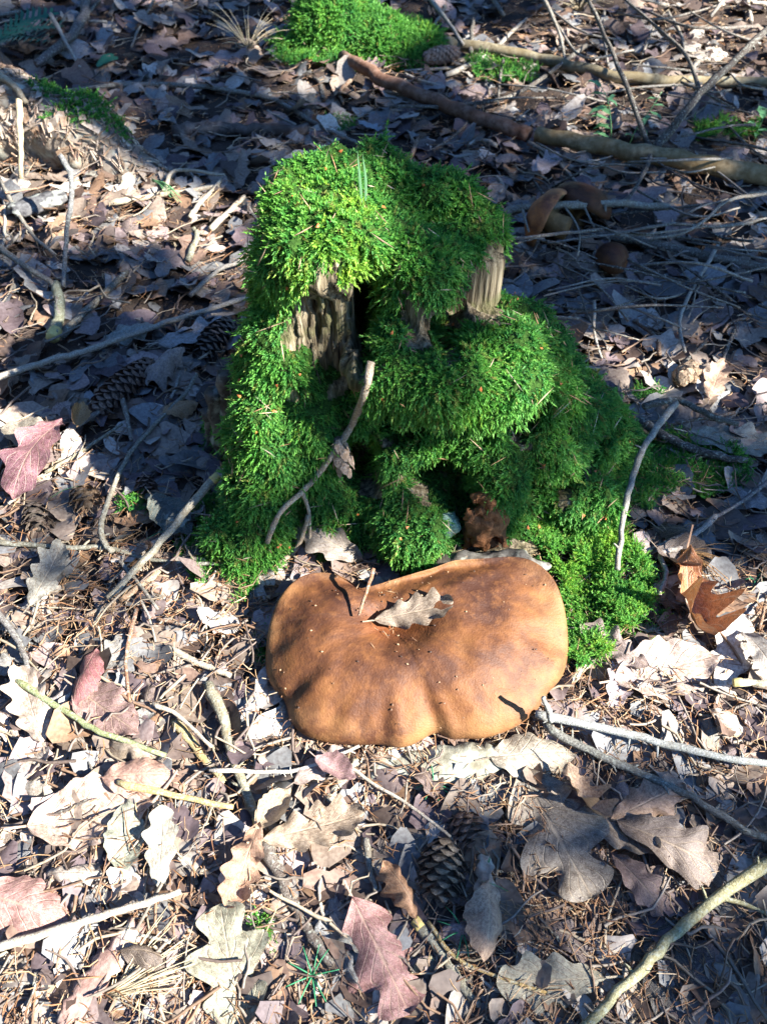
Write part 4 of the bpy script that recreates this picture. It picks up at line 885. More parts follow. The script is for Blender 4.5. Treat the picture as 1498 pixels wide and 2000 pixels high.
# two grass blades on the stump top, fine twigs on moss
def blade(name, pts, wid, mat, label, cat, **k):
    P_ = smooth_path(pts, 6); n = len(P_); side = np.array([1.0, 0, 0]); wv = wid*np.sin(np.linspace(.5, math.pi, n))
    V = np.concatenate([P_-side*wv[:, None], P_+np.array([0, -.25, 0])*wv[:, None], P_+side*wv[:, None]]); F = [(i, i+1, n+i+1, n+i) for i in range(n-1)]+[(n+i, n+i+1, 2*n+i+1, 2*n+i) for i in range(n-1)]
    o = link(name, mesh(name, V-P_[0], F, M[mat])); o.location = P_[0]; return tag(o, label, cat, **k)
b0 = stump_pt(707, 402, .002)
for dx, tp in ((0, (698, 292)), (.004, (708, 300))):
    tpt = at_y(*tp, b0[1]+.03); blade('grass_blade', [b0+np.array([dx, 0, 0]), (b0*.5+tpt*.5)+np.array([dx, 0, 0]), tpt], .0016, 'grass', 'thin blue-green grass blade growing from the moss on the stump top', 'grass', group='grass blades on the stump top')

# ------------------------------------------------------------------ cones
def cone(name, a, b, rad, label, color, spread=.25, rows=13, seed=0, per=8):
    a, b = np.array(a), np.array(b); ax = b-a; Lc = np.linalg.norm(ax); ax /= Lc
    ref = np.array([0, 0, 1.0]) if abs(ax[2]) < .9 else np.array([1.0, 0, 0]); A = np.cross(ax, ref); A /= np.linalg.norm(A); B = np.cross(ax, A)
    root = empty(name, tuple((a+b)/2), label=label, cat='cone')
    prof = lambda t: rad*np.sin(math.pi*np.clip(.10+.84*t, 0, 1))**.55
    ts = np.linspace(0, 1, 10); V, F = tube(np.array([a+ax*Lc*t for t in ts]), np.array([prof(t)*.72 for t in ts]), 10, .05, seed); o = child('core', V, F, M['cone'], root); o.color = tuple(np.array(color)*.35)+(1,)
    r = np.random.default_rng(seed); g = Geo(); n = rows*per
    for i in range(n):
        t = (i+.5)/n; th = i*2.39996; rd = A*math.cos(th)+B*math.sin(th); tg = np.cross(ax, rd); rr = prof(t); sw = 2.5*rad/ per*1.15*(.6+.4*rr/rad); sl_ = Lc/rows*1.9
        base = a+ax*Lc*(t-.02)+rd*rr*.66; tip = base+ax*sl_*.8+rd*(rr*.36+spread*rad*r.uniform(.7, 1.3)); mid = (base+tip)/2+rd*rad*.08
        g.add([base-tg*sw*.4, base+tg*sw*.4, mid-tg*sw, mid+rd*rad*.05, mid+tg*sw, tip-tg*sw*.55, tip+ax*sl_*.12, tip+tg*sw*.55],
              [(0, 1, 4, 3), (0, 3, 2), (2, 3, 6, 5), (3, 4, 7, 6)])
    V, F = g.arr(); o = child('scales', V, F, M['cone'], root, smooth=False); o.color = (*color, 1); tag(o, kind='stuff'); return root
def cone_px(name, p0, p1, wpx, lift, *args, **k):
    a, b = on_ground(*p0, lift), on_ground(*p1, lift); cone(name, a, b, .5*wpx/FPX*depth((a+b)/2), *args, **k)
cone_px('spruce_cone', (300, 708), (190, 800), 56, .030, 'long dark spruce cone lying left of the stump', (.17, .105, .075), .10, rows=17, per=7, seed=1)
cone_px('spruce_cone', (455, 628), (395, 695), 55, .025, 'dark spruce cone half hidden against the left side of the stump', (.10, .075, .062), .12, rows=13, per=7, seed=2)
cone_px('pine_cone', (872, 1640), (855, 1748), 76, .030, 'open grey-brown cone standing in front of the mushroom', (.215, .170, .115), .30, rows=9, per=7, seed=3)
cone_px('pine_cone', (895, 1590), (925, 1650), 62, .025, 'small open cone above the larger grey-brown cone', (.19, .13, .095), .32, rows=7, per=7, seed=4)
cone_px('spruce_cone', (826, 113), (892, 103), 30, .035, 'pale pinkish spruce cone beside the distant mossy stump', (.46, .27, .18), .12, rows=15, per=7, seed=5)
cone_px('pine_cone', (1322, 745), (1352, 722), 40, .03, 'small round sunlit cone right of the stump', (.34, .24, .15), .28, rows=6, per=6, seed=6)
cone_px('pine_cone', (65, 985), (80, 1035), 46, .025, 'small dark cone beside the dark teal-grey leaf strip', (.13, .095, .07), .3, rows=6, per=6, seed=7)
cone_px('pine_cone', (150, 955), (175, 988), 48, .025, 'small brown cone left of the curved grey branch', (.28, .19, .12), .3, rows=6, per=6, seed=8)
cone_px('pine_cone', (280, 930), (290, 965), 34, .025, 'small reddish cone inside the hook of the curved branch', (.25, .15, .11), .3, rows=6, per=6, seed=9)
a = stump_pt(660, 855, .012); b = stump_pt(672, 912, .016); cone('cone_remnant', a, b, .0125, 'small pale cone remnant stuck to the hooked twig on the stump', (.40, .29, .20), .2, rows=4, per=5, seed=10)

# ------------------------------------------------------------------ bark pieces
def bark_piece(name, px, py, L, W, head, color, lift, label, seed, th=.006, parent=None):
    r = np.random.default_rng(seed); p = on_ground(px, py, lift); n, m = 14, 6; V = []
    for top in (1, 0):
        for i in range(n):
            for j in range(m):
                x = (i/(n-1)-.5)*L; y = (j/(m-1)-.5)*W*(1-.5*abs(i/(n-1)-.5)**2*2)+.003*math.sin(i*2.1+j); z = .25*W*(1-(2*j/(m-1)-1)**2)*.5+(th if top else 0)+r.normal()*.0012*top
                if i in (0, n-1): x += r.normal()*L*.03
                V.append((x, y, z))
    V = np.array(V); F = []
    for i in range(n-1):
        for j in range(m-1):
            a = i*m+j; F += [(a, a+m, a+m+1, a+1), (n*m+a, n*m+a+1, n*m+a+m+1, n*m+a+m)]
        F += [(i*m, n*m+i*m, n*m+(i+1)*m, (i+1)*m), (i*m+m-1, (i+1)*m+m-1, n*m+(i+1)*m+m-1, n*m+i*m+m-1)]
    for j in range(m-1): F += [(j, j+1, n*m+j+1, n*m+j), ((n-1)*m+j+1, (n-1)*m+j, n*m+(n-1)*m+j, n*m+(n-1)*m+j+1)]
    o = link(name, mesh(name, V, F, M['bark']), color=color); o.location = p; o.rotation_euler = (r.normal()*.06, r.normal()*.06, head); return tag(o, label, 'bark')
bark_piece('bark_piece', 845, 1500, .16, .048, R(6), (.30, .30, .22), .018, 'flat grey-green bark piece in front of the mushroom rim', 1)
bark_piece('bark_piece', 330, 1000, .09, .026, R(-42), (.06, .075, .07), .030, 'dark greenish bark strip left of the yellow-tipped stick', 2)
bark_piece('bark_piece', 945, 1745, .075, .02, R(85), (.34, .22, .15), .034, 'narrow brown bark strip right of the open cone', 3)
bark_piece('bark_piece', 200, 1900, .11, .028, R(55), (.30, .18, .15), .026, 'reddish bark strip beside the fanned tuft of pine needles', 4)
bark_piece('bark_piece', 620, 1180, .03, .02, R(80), (.20, .13, .09), .02, 'small brown bark piece left of the mushroom rim', 5)
bark_piece('bark_piece', 75, 400, .12, .06, R(40), (.06, .065, .075), .03, 'dark slab of bark in the shade below the left bank', 6)

# ------------------------------------------------------------------ needle tufts, seedlings, grass, ferns, plant
def tuft(name, px, py, n, L, mat, label, cat, rise=.3, spread=1.0, head=0, lift=.015, rad=.0007, z=None, group=None):
    r = np.random.default_rng(px+py); o0 = on_ground(px, py, lift) if z is None else np.array(z); g = Geo()
    for k in range(n):
        a = head+r.normal()*spread if spread < 3 else r.uniform(0, 6.28); e = rise*r.uniform(.5, 1.4); d = np.array([math.cos(a)*math.cos(e), math.sin(a)*math.cos(e), math.sin(e)]); ll = L*r.uniform(.7, 1.15)
        g.add(*tube(smooth_path([o0+r.normal(size=3)*.002, o0+d*ll*.55, o0+d*ll+np.array([0, 0, -ll*.16])], 3), np.linspace(1, .5, 7)*rad, 4, 0, k))
    V, F = g.arr(); o = link(name, mesh(name, V-o0, F, M[mat])); o.location = o0; return tag(o, label, cat, group)
def seedling(px, py, label, h=.028, L=.030, n=9):
    o0 = on_ground(px, py, .0); root = empty('spruce_seedling', tuple(o0), label=label, cat='seedling'); r = np.random.default_rng(px)
    top = o0+np.array([r.normal()*.004, r.normal()*.004, h]); V, F = tube(smooth_path([o0, (o0+top)/2+r.normal(size=3)*.002, top], 3), .0008, 5, 0, 1); child('stem', V, F, M['seed'], root)
    for k in range(n):
        a = k*6.283/n+r.normal()*.15; d = np.array([math.cos(a), math.sin(a), .55+.2*r.normal()])
        q = smooth_path([top, top+d*L*.5, top+np.array([math.cos(a), math.sin(a), .25])*L*.95], 3); V, F = tube(q, np.linspace(.0010, .0005, len(q)), 4, 0, 1); child('needle', V, F, M['seed'], root)
seedling(628, 1905, 'tiny green spruce seedling beside the purple-brown lobed leaf')
seedling(893, 1825, 'tiny green spruce seedling beside the narrow bark strip')
seedling(838, 1545, 'tiny spruce seedling on the flat bark piece at the mushroom rim', .022, .024)
seedling(1272, 1125, 'tiny green seedling beside the crooked twig in the sunlit moss', .024, .022)
seedling(1240, 1205, 'tiny blue-green seedling at the top of the pale yellowish stick', .02, .02)
seedling(1466, 1150, 'tiny green seedling right of the rust-orange curled leaf', .018, .018)
tuft('pine_needle_tuft', 215, 1945, 60, .085, 'dryg', 'fanned tuft of dry pine needles in the left foreground', 'needles', .25, .35, R(25), .024)
tuft('pine_needle_tuft', 1330, 1075, 34, .075, 'stem', 'brown tuft of pine needles right of the rust-orange leaf', 'needles', .2, .45, R(-45), .035)
tuft('needle_sprig', 300, 352, 14, .10, 'green', 'pale green needle sprig in the sunlit patch left of the stump', 'needles', .2, .10, R(-48), .04, .0012)
tuft('dry_grass_tuft', 485, 95, 26, .16, 'dryg', 'tuft of dry pale grass in the shade far left of the distant stump', 'grass', .9, 5, 0, .01, .0012)
tuft('dry_grass_tuft', 590, 95, 14, .13, 'dryg', 'sparse dry grass beside the distant mossy stump', 'grass', .5, 5, 0, .01, .0012)
tuft('dry_grass_tuft', 1130, 20, 24, .16, 'dryg', 'dry grass tuft beyond the olive fallen pole', 'grass', .6, 5, 0, .01, .0012)
for (px, py, dx, lab) in [(95, 975, 1, 'thin teal grass blade beside the small dark cone'), (275, 1060, 1, 'thin teal grass blade by the hooked grey branch'), (1000, 1745, -1, 'teal grass blade lying in the shaded foreground'), (950, 1700, .1, 'upright teal grass blade beside the open cone')]:
    p0 = on_ground(px, py, .03); p1 = on_ground(px+dx*70, py-28, .045); blade('grass_blade', [p0, (p0+p1)/2+np.array([0, 0, .006]), p1], .0013, 'grass', lab, 'grass')
def leafy(px, py, label, pts, n, L, mat='green', z=.0):
    o0 = on_ground(px, py, 0); root = empty('leafy_plant', tuple(o0), label=label, cat='plant'); r = np.random.default_rng(px)
    q = smooth_path([o0]+[o0+np.array(p) for p in pts], 6); V, F = tube(q, np.linspace(.0016, .0008, len(q)), 5, .05, 1); child('stem', V, F, M[mat], root)
    for k in range(n):
        b = q[int(len(q)*(.25+.74*k/n))]; a = r.uniform(0, 6.28); d = np.array([math.cos(a), math.sin(a), r.uniform(-.2, .5)]); d /= np.linalg.norm(d); s = np.cross(d, [0, 0, 1]); s /= np.linalg.norm(s); l = L*r.uniform(.7, 1.2)
        V = [b, b+d*l*.35-s*l*.17, b+d*l*.4-np.array([0, 0, .05*l]), b+d*l*.35+s*l*.17, b+d*l*.75-s*l*.12, b+d*l*.75-np.array([0, 0, .1*l]), b+d*l*.75+s*l*.12, b+d*l+np.array([0, 0, -.2*l])]
        child('leaf', V, [(0, 1, 2), (0, 2, 3), (1, 4, 5, 2), (2, 5, 6, 3), (4, 7, 5), (5, 7, 6)], M[mat], root)
leafy(1190, 300, 'slender green plant with small leaves growing behind the yellowish-brown pole', [(-.01, 0, .06), (-.03, .01, .12), (-.06, .02, .16)], 11, .045)
leafy(1225, 290, 'second thin green plant leaning over the yellowish-brown pole', [(.01, 0, .05), (.03, 0, .09), (.05, .01, .13)], 7, .035)
leafy(1470, 280, 'small pale-leaved plant behind the brushwood at the far right', [(0, 0, .05), (.01, 0, .10)], 7, .05)
def fern(px, py, label, n, L, head):
    o0 = on_ground(px, py, .03); root = empty('fern', tuple(o0), label=label, cat='fern')
    for f in range(n):
        a = head+(f-(n-1)/2)*.5; d = np.array([math.cos(a), math.sin(a), .35]); q = smooth_path([o0, o0+d*L*.5, o0+d*L*np.array([1, 1, .5])], 6); g = Geo(); g.add(*tube(q, np.linspace(.0015, .0006, len(q)), 4, 0, 1)); s = np.array([-math.sin(a), math.cos(a), 0])
        for i in range(1, len(q)-1):
            for sg in (-1, 1):
                l = L*.28*math.sin(math.pi*(.15+.8*i/len(q))); b = q[i]; t = d*.3; g.add([b-d*.006, b+s*sg*l*.5+t*l-d*.006, b+s*sg*l+t*l*1.6, b+s*sg*l*.5+t*l+d*.007, b+d*.006], [(0, 1, 3, 4), (1, 2, 3)])
        V, F = g.arr(); child('frond', V, F, M['fern'], root)
fern(-20, 90, 'dark blue-green fern fronds at the far left edge', 3, .22, R(10))
fern(190, 130, 'small teal fern beside the dark bent branch at the far left', 2, .06, R(40))

# ------------------------------------------------------------------ overturned boletes
def bolete(px, py, lab, rad, axis, capc, wrinkle=.004, stem=.09, seed=0, lift=.05, thick=.55):
    o0 = on_ground(px, py, lift); root = empty('bolete', tuple(o0), label=lab, cat='mushroom'); ax = np.array(axis, float); ax /= np.linalg.norm(ax)
    ref = np.array([0, 0, 1.0]) if abs(ax[2]) < .9 else np.array([1.0, 0, 0]); A = np.cross(ax, ref); A /= np.linalg.norm(A); B = np.cross(ax, A); th = np.linspace(0, 6.2832, 36, endpoint=False)
    def lathe(prof):
        V = []; 
        for (rr, h) in prof:
            for t in th:
                k = 1+.07*math.sin(2*t+seed)+.05*math.sin(3*t+seed*2); V.append(o0+(A*math.cos(t)+B*math.sin(t))*rr*k+ax*h)
        V = np.array(V); V += (vnoise(V*40, seed)*wrinkle)[:, None]*ax; m = len(th)
        return V, np.array([(i*m+j, i*m+(j+1) % m, (i+1)*m+(j+1) % m, (i+1)*m+j) for i in range(len(prof)-1) for j in range(m)])
    u = np.linspace(.02, 1, 12); V, F = lathe([(rad*math.sin(t*math.pi/2), rad*thick*math.cos(t*math.pi/2)) for t in u]+[(rad*.99, -rad*.10), (rad*.93, -rad*.13)])
    o = child('cap', V, F, M[capc or 'cap'], root, uv=np.column_stack([np.tile(np.arange(36)/36, 14), np.repeat(np.linspace(0, 1, 14), 36)])); 
    V, F = lathe([(rad*.94, -rad*.12), (rad*.7, -rad*.02), (rad*.4, -rad*.02), (rad*.1, -rad*.04)]); child('pore_layer', V, F, M['pores'], root, under=o)
    P_ = smooth_path([o0+ax*rad*.1, o0-ax*stem*.5+B*.004, o0-ax*stem], 4); V, F = tube(P_, np.linspace(rad*.30, rad*.36, len(P_)), 14, .06, seed); child('stem', V, F, M['stem'], root)
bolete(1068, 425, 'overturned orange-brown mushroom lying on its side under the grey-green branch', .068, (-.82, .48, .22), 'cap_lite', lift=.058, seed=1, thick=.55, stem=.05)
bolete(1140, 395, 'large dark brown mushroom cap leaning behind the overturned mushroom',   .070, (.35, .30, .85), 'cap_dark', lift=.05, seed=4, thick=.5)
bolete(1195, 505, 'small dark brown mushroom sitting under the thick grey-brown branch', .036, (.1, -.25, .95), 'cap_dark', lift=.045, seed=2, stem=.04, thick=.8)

# ------------------------------------------------------------------ mossy ground patches, left bank, distant stump
def moss_patch(poly, n, label, lift=.004, hump=.0, seed=0, L=(.008, .015), brown=.05):
    r = np.random.default_rng(seed+50); poly = np.array(poly, float); lo, hi = poly.min(0), poly.max(0); pts = []
    q = r.uniform(lo, hi, (n*4, 2)); ins = inpoly(q, poly); q = q[ins]; nz_ = vnoise(np.column_stack([q/38, np.zeros(len(q))]), seed); q = q[nz_ > -.45][:n]
    rr = FW[None]+np.array([1, 0, 0])[None]*((q[:, 0]-749)/FPX)[:, None]-UP[None]*((q[:, 1]-1000)/FPX)[:, None]
    P_ = rr*(-CAMH/rr[:, 2])[:, None]; P_[:, 2] = 0; h = hump*(.5+.5*vnoise(P_*28, seed+3))
    P_[:, 2] = ground(P_[:, 0], P_[:, 1])+lift+h; N_ = np.tile([0, 0, 1.0], (len(P_), 1)); d = P_[:, 1].mean()
    V, F, c = shoots(P_, N_, r.uniform(*L, len(P_)), seed+9, droop=.15, spread=1.0, K=13, brown=brown, yellow=.28 if 'yellow-green' in label else 0)  # extra yellow on the carpet is sunlight put into its colour
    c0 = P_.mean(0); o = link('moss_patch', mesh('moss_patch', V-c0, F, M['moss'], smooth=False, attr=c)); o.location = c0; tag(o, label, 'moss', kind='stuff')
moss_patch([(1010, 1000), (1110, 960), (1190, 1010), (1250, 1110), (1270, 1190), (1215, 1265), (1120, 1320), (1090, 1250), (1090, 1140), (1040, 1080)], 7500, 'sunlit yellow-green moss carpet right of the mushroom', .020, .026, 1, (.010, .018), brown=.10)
moss_patch([(365, 1010), (450, 960), (520, 1040), (510, 1150), (470, 1190), (390, 1150), (350, 1080)], 2400, 'green moss at the left foot of the stump', .014, .018, 2)
moss_patch([(1190, 880), (1300, 860), (1430, 890), (1460, 950), (1380, 985), (1260, 1010), (1190, 980)], 3200, 'dark moss beyond the grey curved branch', .014, .018, 3)
moss_patch([(1180, 1170), (1290, 1180), (1290, 1250), (1180, 1300), (1120, 1330)], 650, 'thin moss scattered around the pale yellowish stick', .006, .012, 4)
moss_patch([(530, 125), (620, 105), (700, 110), (820, 100), (840, 130), (700, 140), (560, 145)], 1500, 'flat moss around the distant mossy stump', .008, .03, 5, (.014, .024))
moss_patch([(905, 125), (960, 110), (1050, 150), (1040, 165), (980, 165), (930, 155)], 700, 'moss tufts beside the olive fallen pole', .008, .03, 6, (.014, .024))
moss_patch([(1345, 255), (1480, 250), (1498, 275), (1360, 285)], 420, 'pale green moss behind the brushwood', .008, .03, 7, (.014, .024))
moss_patch([(235, 980), (300, 975), (300, 1005), (240, 1010)], 130, 'little moss tuft inside the hook of the curved branch', .012, .012, 8)
moss_patch([(500, 1230), (540, 1220), (545, 1320), (510, 1310)], 160, 'dark moss just left of the mushroom rim', .008, .010, 9)
moss_patch([(490, 1790), (540, 1785), (540, 1860), (500, 1850)], 150, 'little moss tuft beside the large grey-green lobed leaf', .012, .010, 10)
moss_patch([(1230, 770), (1290, 765), (1290, 790), (1240, 795)], 160, 'small moss tuft above the dark bent branch', .010, .012, 11)
moss_patch([(640, 235), (700, 240), (690, 265), (640, 262)], 160, 'faint moss behind the stump', .010, .010, 12, (.010, .016))

def mossy_body(name, f, lo, hi, h, label, cat, mat, msk, n, Ls, seed, mosslab, partname, tint):
    V, F = surface_nets(f, lo, hi, h); C, N_, A = face_data(V, F); c0 = (np.array(lo)+np.array(hi))/2; c0[2] = 0
    root = empty(name, tuple(c0), label=label, cat=cat); o = child(partname, V, F, mat, root); o.color = (*tint, 1)
    wg = msk(C, N_)*(C[:, 2] > -.01); r = np.random.default_rng(seed); P_, Q = sample_faces(C, N_, A, V, F, wg, n, r)
    V2, F2, c = shoots(P_, Q, r.uniform(*Ls, n), seed, droop=.3, K=11, brown=.04, fat=1.25); o = child('moss', V2, F2, M['moss'], root, smooth=False, attr=c); tag(o, mosslab, kind='stuff')
pa, pb = on_ground(655, 118), on_ground(775, 118)
fb = lambda p: smin(smin(ell(p, (pa[0]+.0, pa[1]+.08, .03), (.135, .11, .105)), ell(p, (pb[0]+.0, pb[1]+.03, .0), (.130, .10, .085)), .03), rcone(p, (pa[0]-.12, pa[1]+.05, .0), (pb[0]+.08, pb[1], .0), .05, .04), .03)+.016*vnoise(p*13, 5)+.012*vnoise(p*30, 6)
mossy_body('tree_stump', fb, (pa[0]-.32, pa[1]-.2, -.04), (pb[0]+.28, pa[1]+.38, .30), .012, 'distant low moss-covered stump at the end of the reddish-brown pole', 'tree stump', M['wood'],
           lambda C, N_: np.clip(1-np.clip(-(C[:, 0]-pa[0])-.09, 0, 1)*30*(C[:, 2] > .04), 0, 1)*(vnoise(C*9, 3) > -.42), 9000, (.016, .030), 70, 'bright moss over the distant stump', 'stump_wood', (.1, .08, .06))
la = on_ground(-120, 330); lb = on_ground(150, 345); lc = on_ground(330, 372)
fl = lambda p: smin(rcone(p, (la[0]-.2, la[1]+.25, .06), (lb[0], lb[1]+.10, .04), .17, .085), rcone(p, (lb[0], lb[1]+.10, .04), (lc[0], lc[1]+.02, -.02), .085, .03), .04)+.020*vnoise(p*9, 15)+.014*vnoise(p*28, 16)
mossy_body('tree_root', fl, (la[0]-.45, lb[1]-.25, -.04), (lc[0]+.12, la[1]+.6, .30), .012, 'sunlit bank of an old root rising at the left edge with moss on top', 'root', M['bark'],
           lambda C, N_: ((N_[:, 2] > .55) & (C[:, 0] > lb[0]-.10) & (C[:, 0] < lb[0]+.12) & (C[:, 1] > lb[1]+.04) & (vnoise(C*12, 8) > -.05)).astype(float)+((vnoise(C*10, 18) > .55) & (C[:, 0] > lb[0])), 700, (.012, .024), 90, 'bright moss tuft on the root', 'root_wood', (.32, .27, .21))

def needle_cover():
    r = np.random.default_rng(8); root = bpy.data.objects['tree_root']; V, F = surface_nets(fl, (la[0]-.45, lb[1]-.25, -.04), (lc[0]+.12, la[1]+.6, .30), .02); C, N_, A = face_data(V, F)
    n = 2600; P_, Q = sample_faces(C, N_, A, V, F, ((N_[:, 2] > .1)*(C[:, 2] > 0)).astype(float), n, r); P_ = P_+Q*.004
    D = np.cross(Q, r.normal(size=(n, 3))); D /= np.linalg.norm(D, axis=1, keepdims=True); W_ = np.cross(Q, D); L = r.uniform(.012, .045, n); w_ = r.uniform(.0008, .0018, n); big = r.random(n) < .10; w_[big] = .010; L[big] = .04
    VV = np.stack([P_-D*L[:, None]*.5-W_*w_[:, None], P_-D*L[:, None]*.5+W_*w_[:, None]*.6+Q*.003, P_+D*L[:, None]*.5+W_*w_[:, None]*.6+Q*.004, P_+D*L[:, None]*.5-W_*w_[:, None]*.5], 1).reshape(-1, 3)
    pal = np.array([(.36, .25, .16), (.48, .39, .29), (.26, .18, .13), (.44, .37, .29)]); c = pal[r.choice(4, n)]*r.uniform(.7, 1.2, n)[:, None]
    o = child('needle_cover', VV, np.arange(n*4).reshape(-1, 4), M['needle'], root, smooth=False, attr=np.repeat(c, 4, 0)); tag(o, kind='stuff')
needle_cover()

# ------------------------------------------------------------------ unseen oak, its leaves placed to cast the wanted shade pattern
E1 = np.cross([0, 0, 1.0], S); E1 /= np.linalg.norm(E1); E2 = np.cross(S, E1)
def suv(p): p = np.asarray(p); return np.stack([p@E1, p@E2], -1)
LIGHT = [  # transmitted share of sun, height of the lit surface, outline in photo pixels
 (.6, .0, [(860, 60), (1000, 40), (1250, -60), (1700, -120), (1700, 150), (1380, 180), (1250, 230), (1120, 290), (1000, 240), (880, 180)]),
 (.97, .0, [(1180, -60), (1700, -160), (1700, 60), (1400, 130), (1250, 60)]),
 (.85, .08, [(540, 10), (700, -10), (850, 90), (840, 140), (600, 140)]),
 (1.0, .10, [(-400, 60), (120, 110), (280, 220), (400, 330), (300, 420), (-400, 420)]),
 (.995, .04, [(-250, 150), (60, 170), (240, 260), (340, 310), (520, 350), (520, 550), (420, 530), (330, 470), (160, 410), (-250, 410)]),
 (.9, .02, [(-250, 560), (60, 560), (110, 640), (100, 740), (200, 790), (270, 860), (160, 910), (-250, 910)]),
 (.9, .02, [(1080, 625), (1210, 640), (1330, 690), (1600, 690), (1600, 800), (1400, 790), (1300, 780), (1160, 715)]),
 (.40, .0, [(-300, 905), (150, 905), (400, 1010), (520, 1120), (300, 1190), (-300, 1120)]),
 (.45, .28, [(420, 640), (560, 620), (1060, 640), (1150, 760), (1000, 900), (480, 900)]),
 (.42, .08, [(400, 900), (700, 880), (1000, 880), (1120, 960), (1000, 1090), (700, 1120), (420, 1120)]),
 (.05, .38, [(860, 300), (1010, 330), (1060, 470), (1010, 600), (910, 590), (890, 470)]),
 (1.0, .43, [(380, 320), (540, 280), (620, 320), (710, 400), (800, 490), (820, 600), (690, 680), (560, 760), (420, 640)]),
 (.999, .03, [(-400, 1110), (300, 1180), (520, 1090), (700, 1070), (880, 1080), (980, 1010), (1110, 965), (1220, 1010), (1320, 1090), (1498, 1130), (1900, 1170), (1900, 1560), (1500, 1530), (1250, 1500), (1060, 1520), (960, 1600), (830, 1640), (760, 1760), (700, 1880), (560, 2060), (540, 2300), (-600, 2300)]),
 (.16, .02, [(1060, 1525), (1250, 1510), (1500, 1540), (1900, 1580), (1900, 2400), (540, 2400), (560, 2060), (700, 1880), (760, 1760), (830, 1640), (960, 1600)]),
]
LP = [(T, suv(np.array([at_z(a, b, z) for a, b in poly]))) for T, z, poly in LIGHT]
def trans(uv):
    T = np.full(len(uv), .045)
    for t, poly in LP: T[inpoly(uv, poly)] = t
    return T
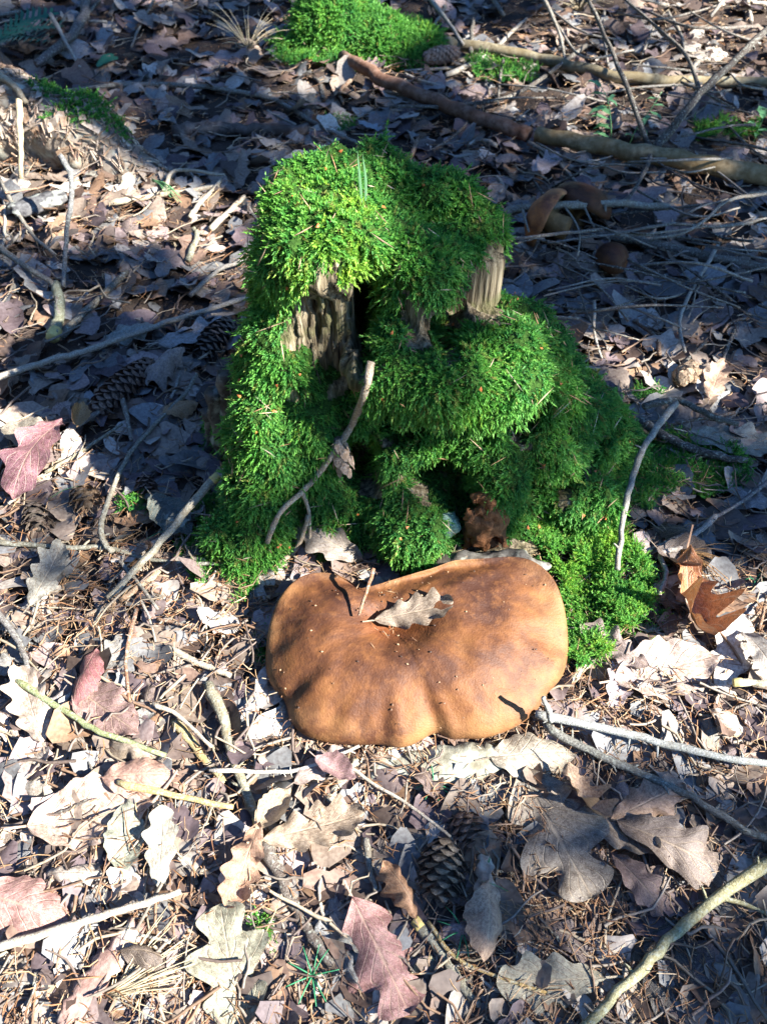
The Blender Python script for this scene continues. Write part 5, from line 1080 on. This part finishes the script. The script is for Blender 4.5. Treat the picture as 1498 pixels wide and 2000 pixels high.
def build_oak():
    r = np.random.default_rng(77)
    cor = np.array([suv((x, y, z)) for x in (-2.3, 2.2) for y in (-.3, 4.2) for z in (0, .3)]); lo, hi = cor.min(0), cor.max(0)
    n = 40000; uv = r.uniform(lo, hi, (n, 2)); area = np.prod(hi-lo); la_ = .0030
    dens = -np.log(np.clip(trans(uv), .02, 1.0))/la_; keep = r.random(n) < dens*area/n; uv = uv[keep]; n = len(uv)
    t = r.uniform(4.6, 8.2, n); C = uv[:, :1]*E1+uv[:, 1:]*E2+S[None]*t[:, None]
    N_ = S[None]*.9+r.normal(size=(n, 3))*.45; N_ /= np.linalg.norm(N_, axis=1, keepdims=True); D = np.cross(N_, r.normal(size=(n, 3))); D /= np.linalg.norm(D, axis=1, keepdims=True); W_ = np.cross(N_, D)
    L = r.uniform(.07, .12, n); pr = [(-.5, 0), (-.15, .22), (.02, .15), (.2, .32), (.5, 0), (.2, -.32), (.02, -.15), (-.15, -.22)]
    V = np.stack([C+D*(L*a)[:, None]+W_*(L*b*1.15)[:, None] for a, b in pr], 1).reshape(-1, 3); F = np.arange(n*8).reshape(-1, 8)
    base = S*np.array([1, 1, 0])/math.cos(SUN_EL)*6.4+np.array([.6, 1.3, 0]); base[2] = -.05
    root = empty('oak_tree', tuple(base), label='unseen oak tree off to the right with leaves placed to shade the forest floor', cat='tree')
    tr = smooth_path([base, base+np.array([.05, .05, 2.5]), base+np.array([-.1, .1, 5]), base+np.array([0, 0, 8])], 6); Vt, Ft = tube(tr, np.linspace(.17, .05, len(tr)), 14, .06, 1); child('trunk', Vt, Ft, M['trunk'], root)
    made = 0
    for k in range(400):
        if made >= 12: break
        tgt = C[r.integers(n)]; h = np.clip(tgt[2]-.7, 1.8, 6.5); st = np.array([np.interp(h, tr[:, 2], tr[:, i]) for i in range(3)])
        q = smooth_path([st, st*.5+tgt*.5+np.array([0, 0, .25]), tgt], 6); Tq = trans(suv(q))
        if (Tq > .55).mean() > .02: continue
        made += 1
        Vt, Ft = tube(q, np.linspace(.035, .006, len(q)), 7, .1, k); child('limb', Vt, Ft, M['trunk'], root)
    o = child('crown', V, F, M['crown'], root, smooth=False); tag(o, kind='stuff')
build_oak()

# ------------------------------------------------------------------ spruces added round about, out of view, to block the low sky
def build_spruces():
    r = np.random.default_rng(5); H = 12.0
    Vt, Ft = tube(np.array([(0, 0, z) for z in np.linspace(-.05, H, 8)]), np.linspace(.16, .02, 8), 10, .05, 1); tm = mesh('trunk', Vt, Ft, M['trunk'])
    g = Geo()
    for k in range(30):
        z = 1.6+k*(H-1.9)/30; R0 = 2.1*(1-(z-1.2)/H)+.15
        for j in range(9):
            a = j*.698+k*.4+r.normal()*.1; d = np.array([math.cos(a), math.sin(a), 0]); sd = np.array([-math.sin(a), math.cos(a), 0]); l = R0*r.uniform(.8, 1.15)
            P_ = [np.array([0, 0, z]), d*l*.5+np.array([0, 0, z-.10*l]), d*l+np.array([0, 0, z-.32*l])]; w_ = [.05, .30*l, .06]
            g.add([P_[0]-sd*.04, P_[0]+sd*.04, P_[1]-sd*w_[1]-np.array([0, 0, .1]), P_[1], P_[1]+sd*w_[1]-np.array([0, 0, .1]), P_[2]], [(0, 1, 4, 3), (0, 3, 2), (2, 3, 5), (3, 4, 5)])
    V, F = g.arr(); cm = mesh('crown', V, F, M['needles_green'], smooth=False)
    k = 0
    for ring, n in ((7.5, 13), (11.0, 18)):
        for i in range(n):
            az = 2*math.pi*(i+r.uniform(.2, .8))/n; dd = (az-SUN_AZ+math.pi) % (2*math.pi)-math.pi
            if abs(dd) < R(34): continue
            rad = ring+r.uniform(-.7, .9); root = empty('sky_block_spruce', (rad*math.cos(az), rad*math.sin(az)+1.2, 0), label='unseen dark spruce added around the small clearing to dim the sky', cat='tree', group='added spruces around the clearing')
            root.rotation_euler = (0, 0, r.uniform(0, 6)); sc_ = r.uniform(1.0, 1.35); root.scale = (sc_,)*3
            link('trunk', tm, root); link('crown', cm, root)
M['needles_green'] = m_plain('spruce_needles', (.025, .05, .018), .8, .2, 6, .4)
build_spruces()
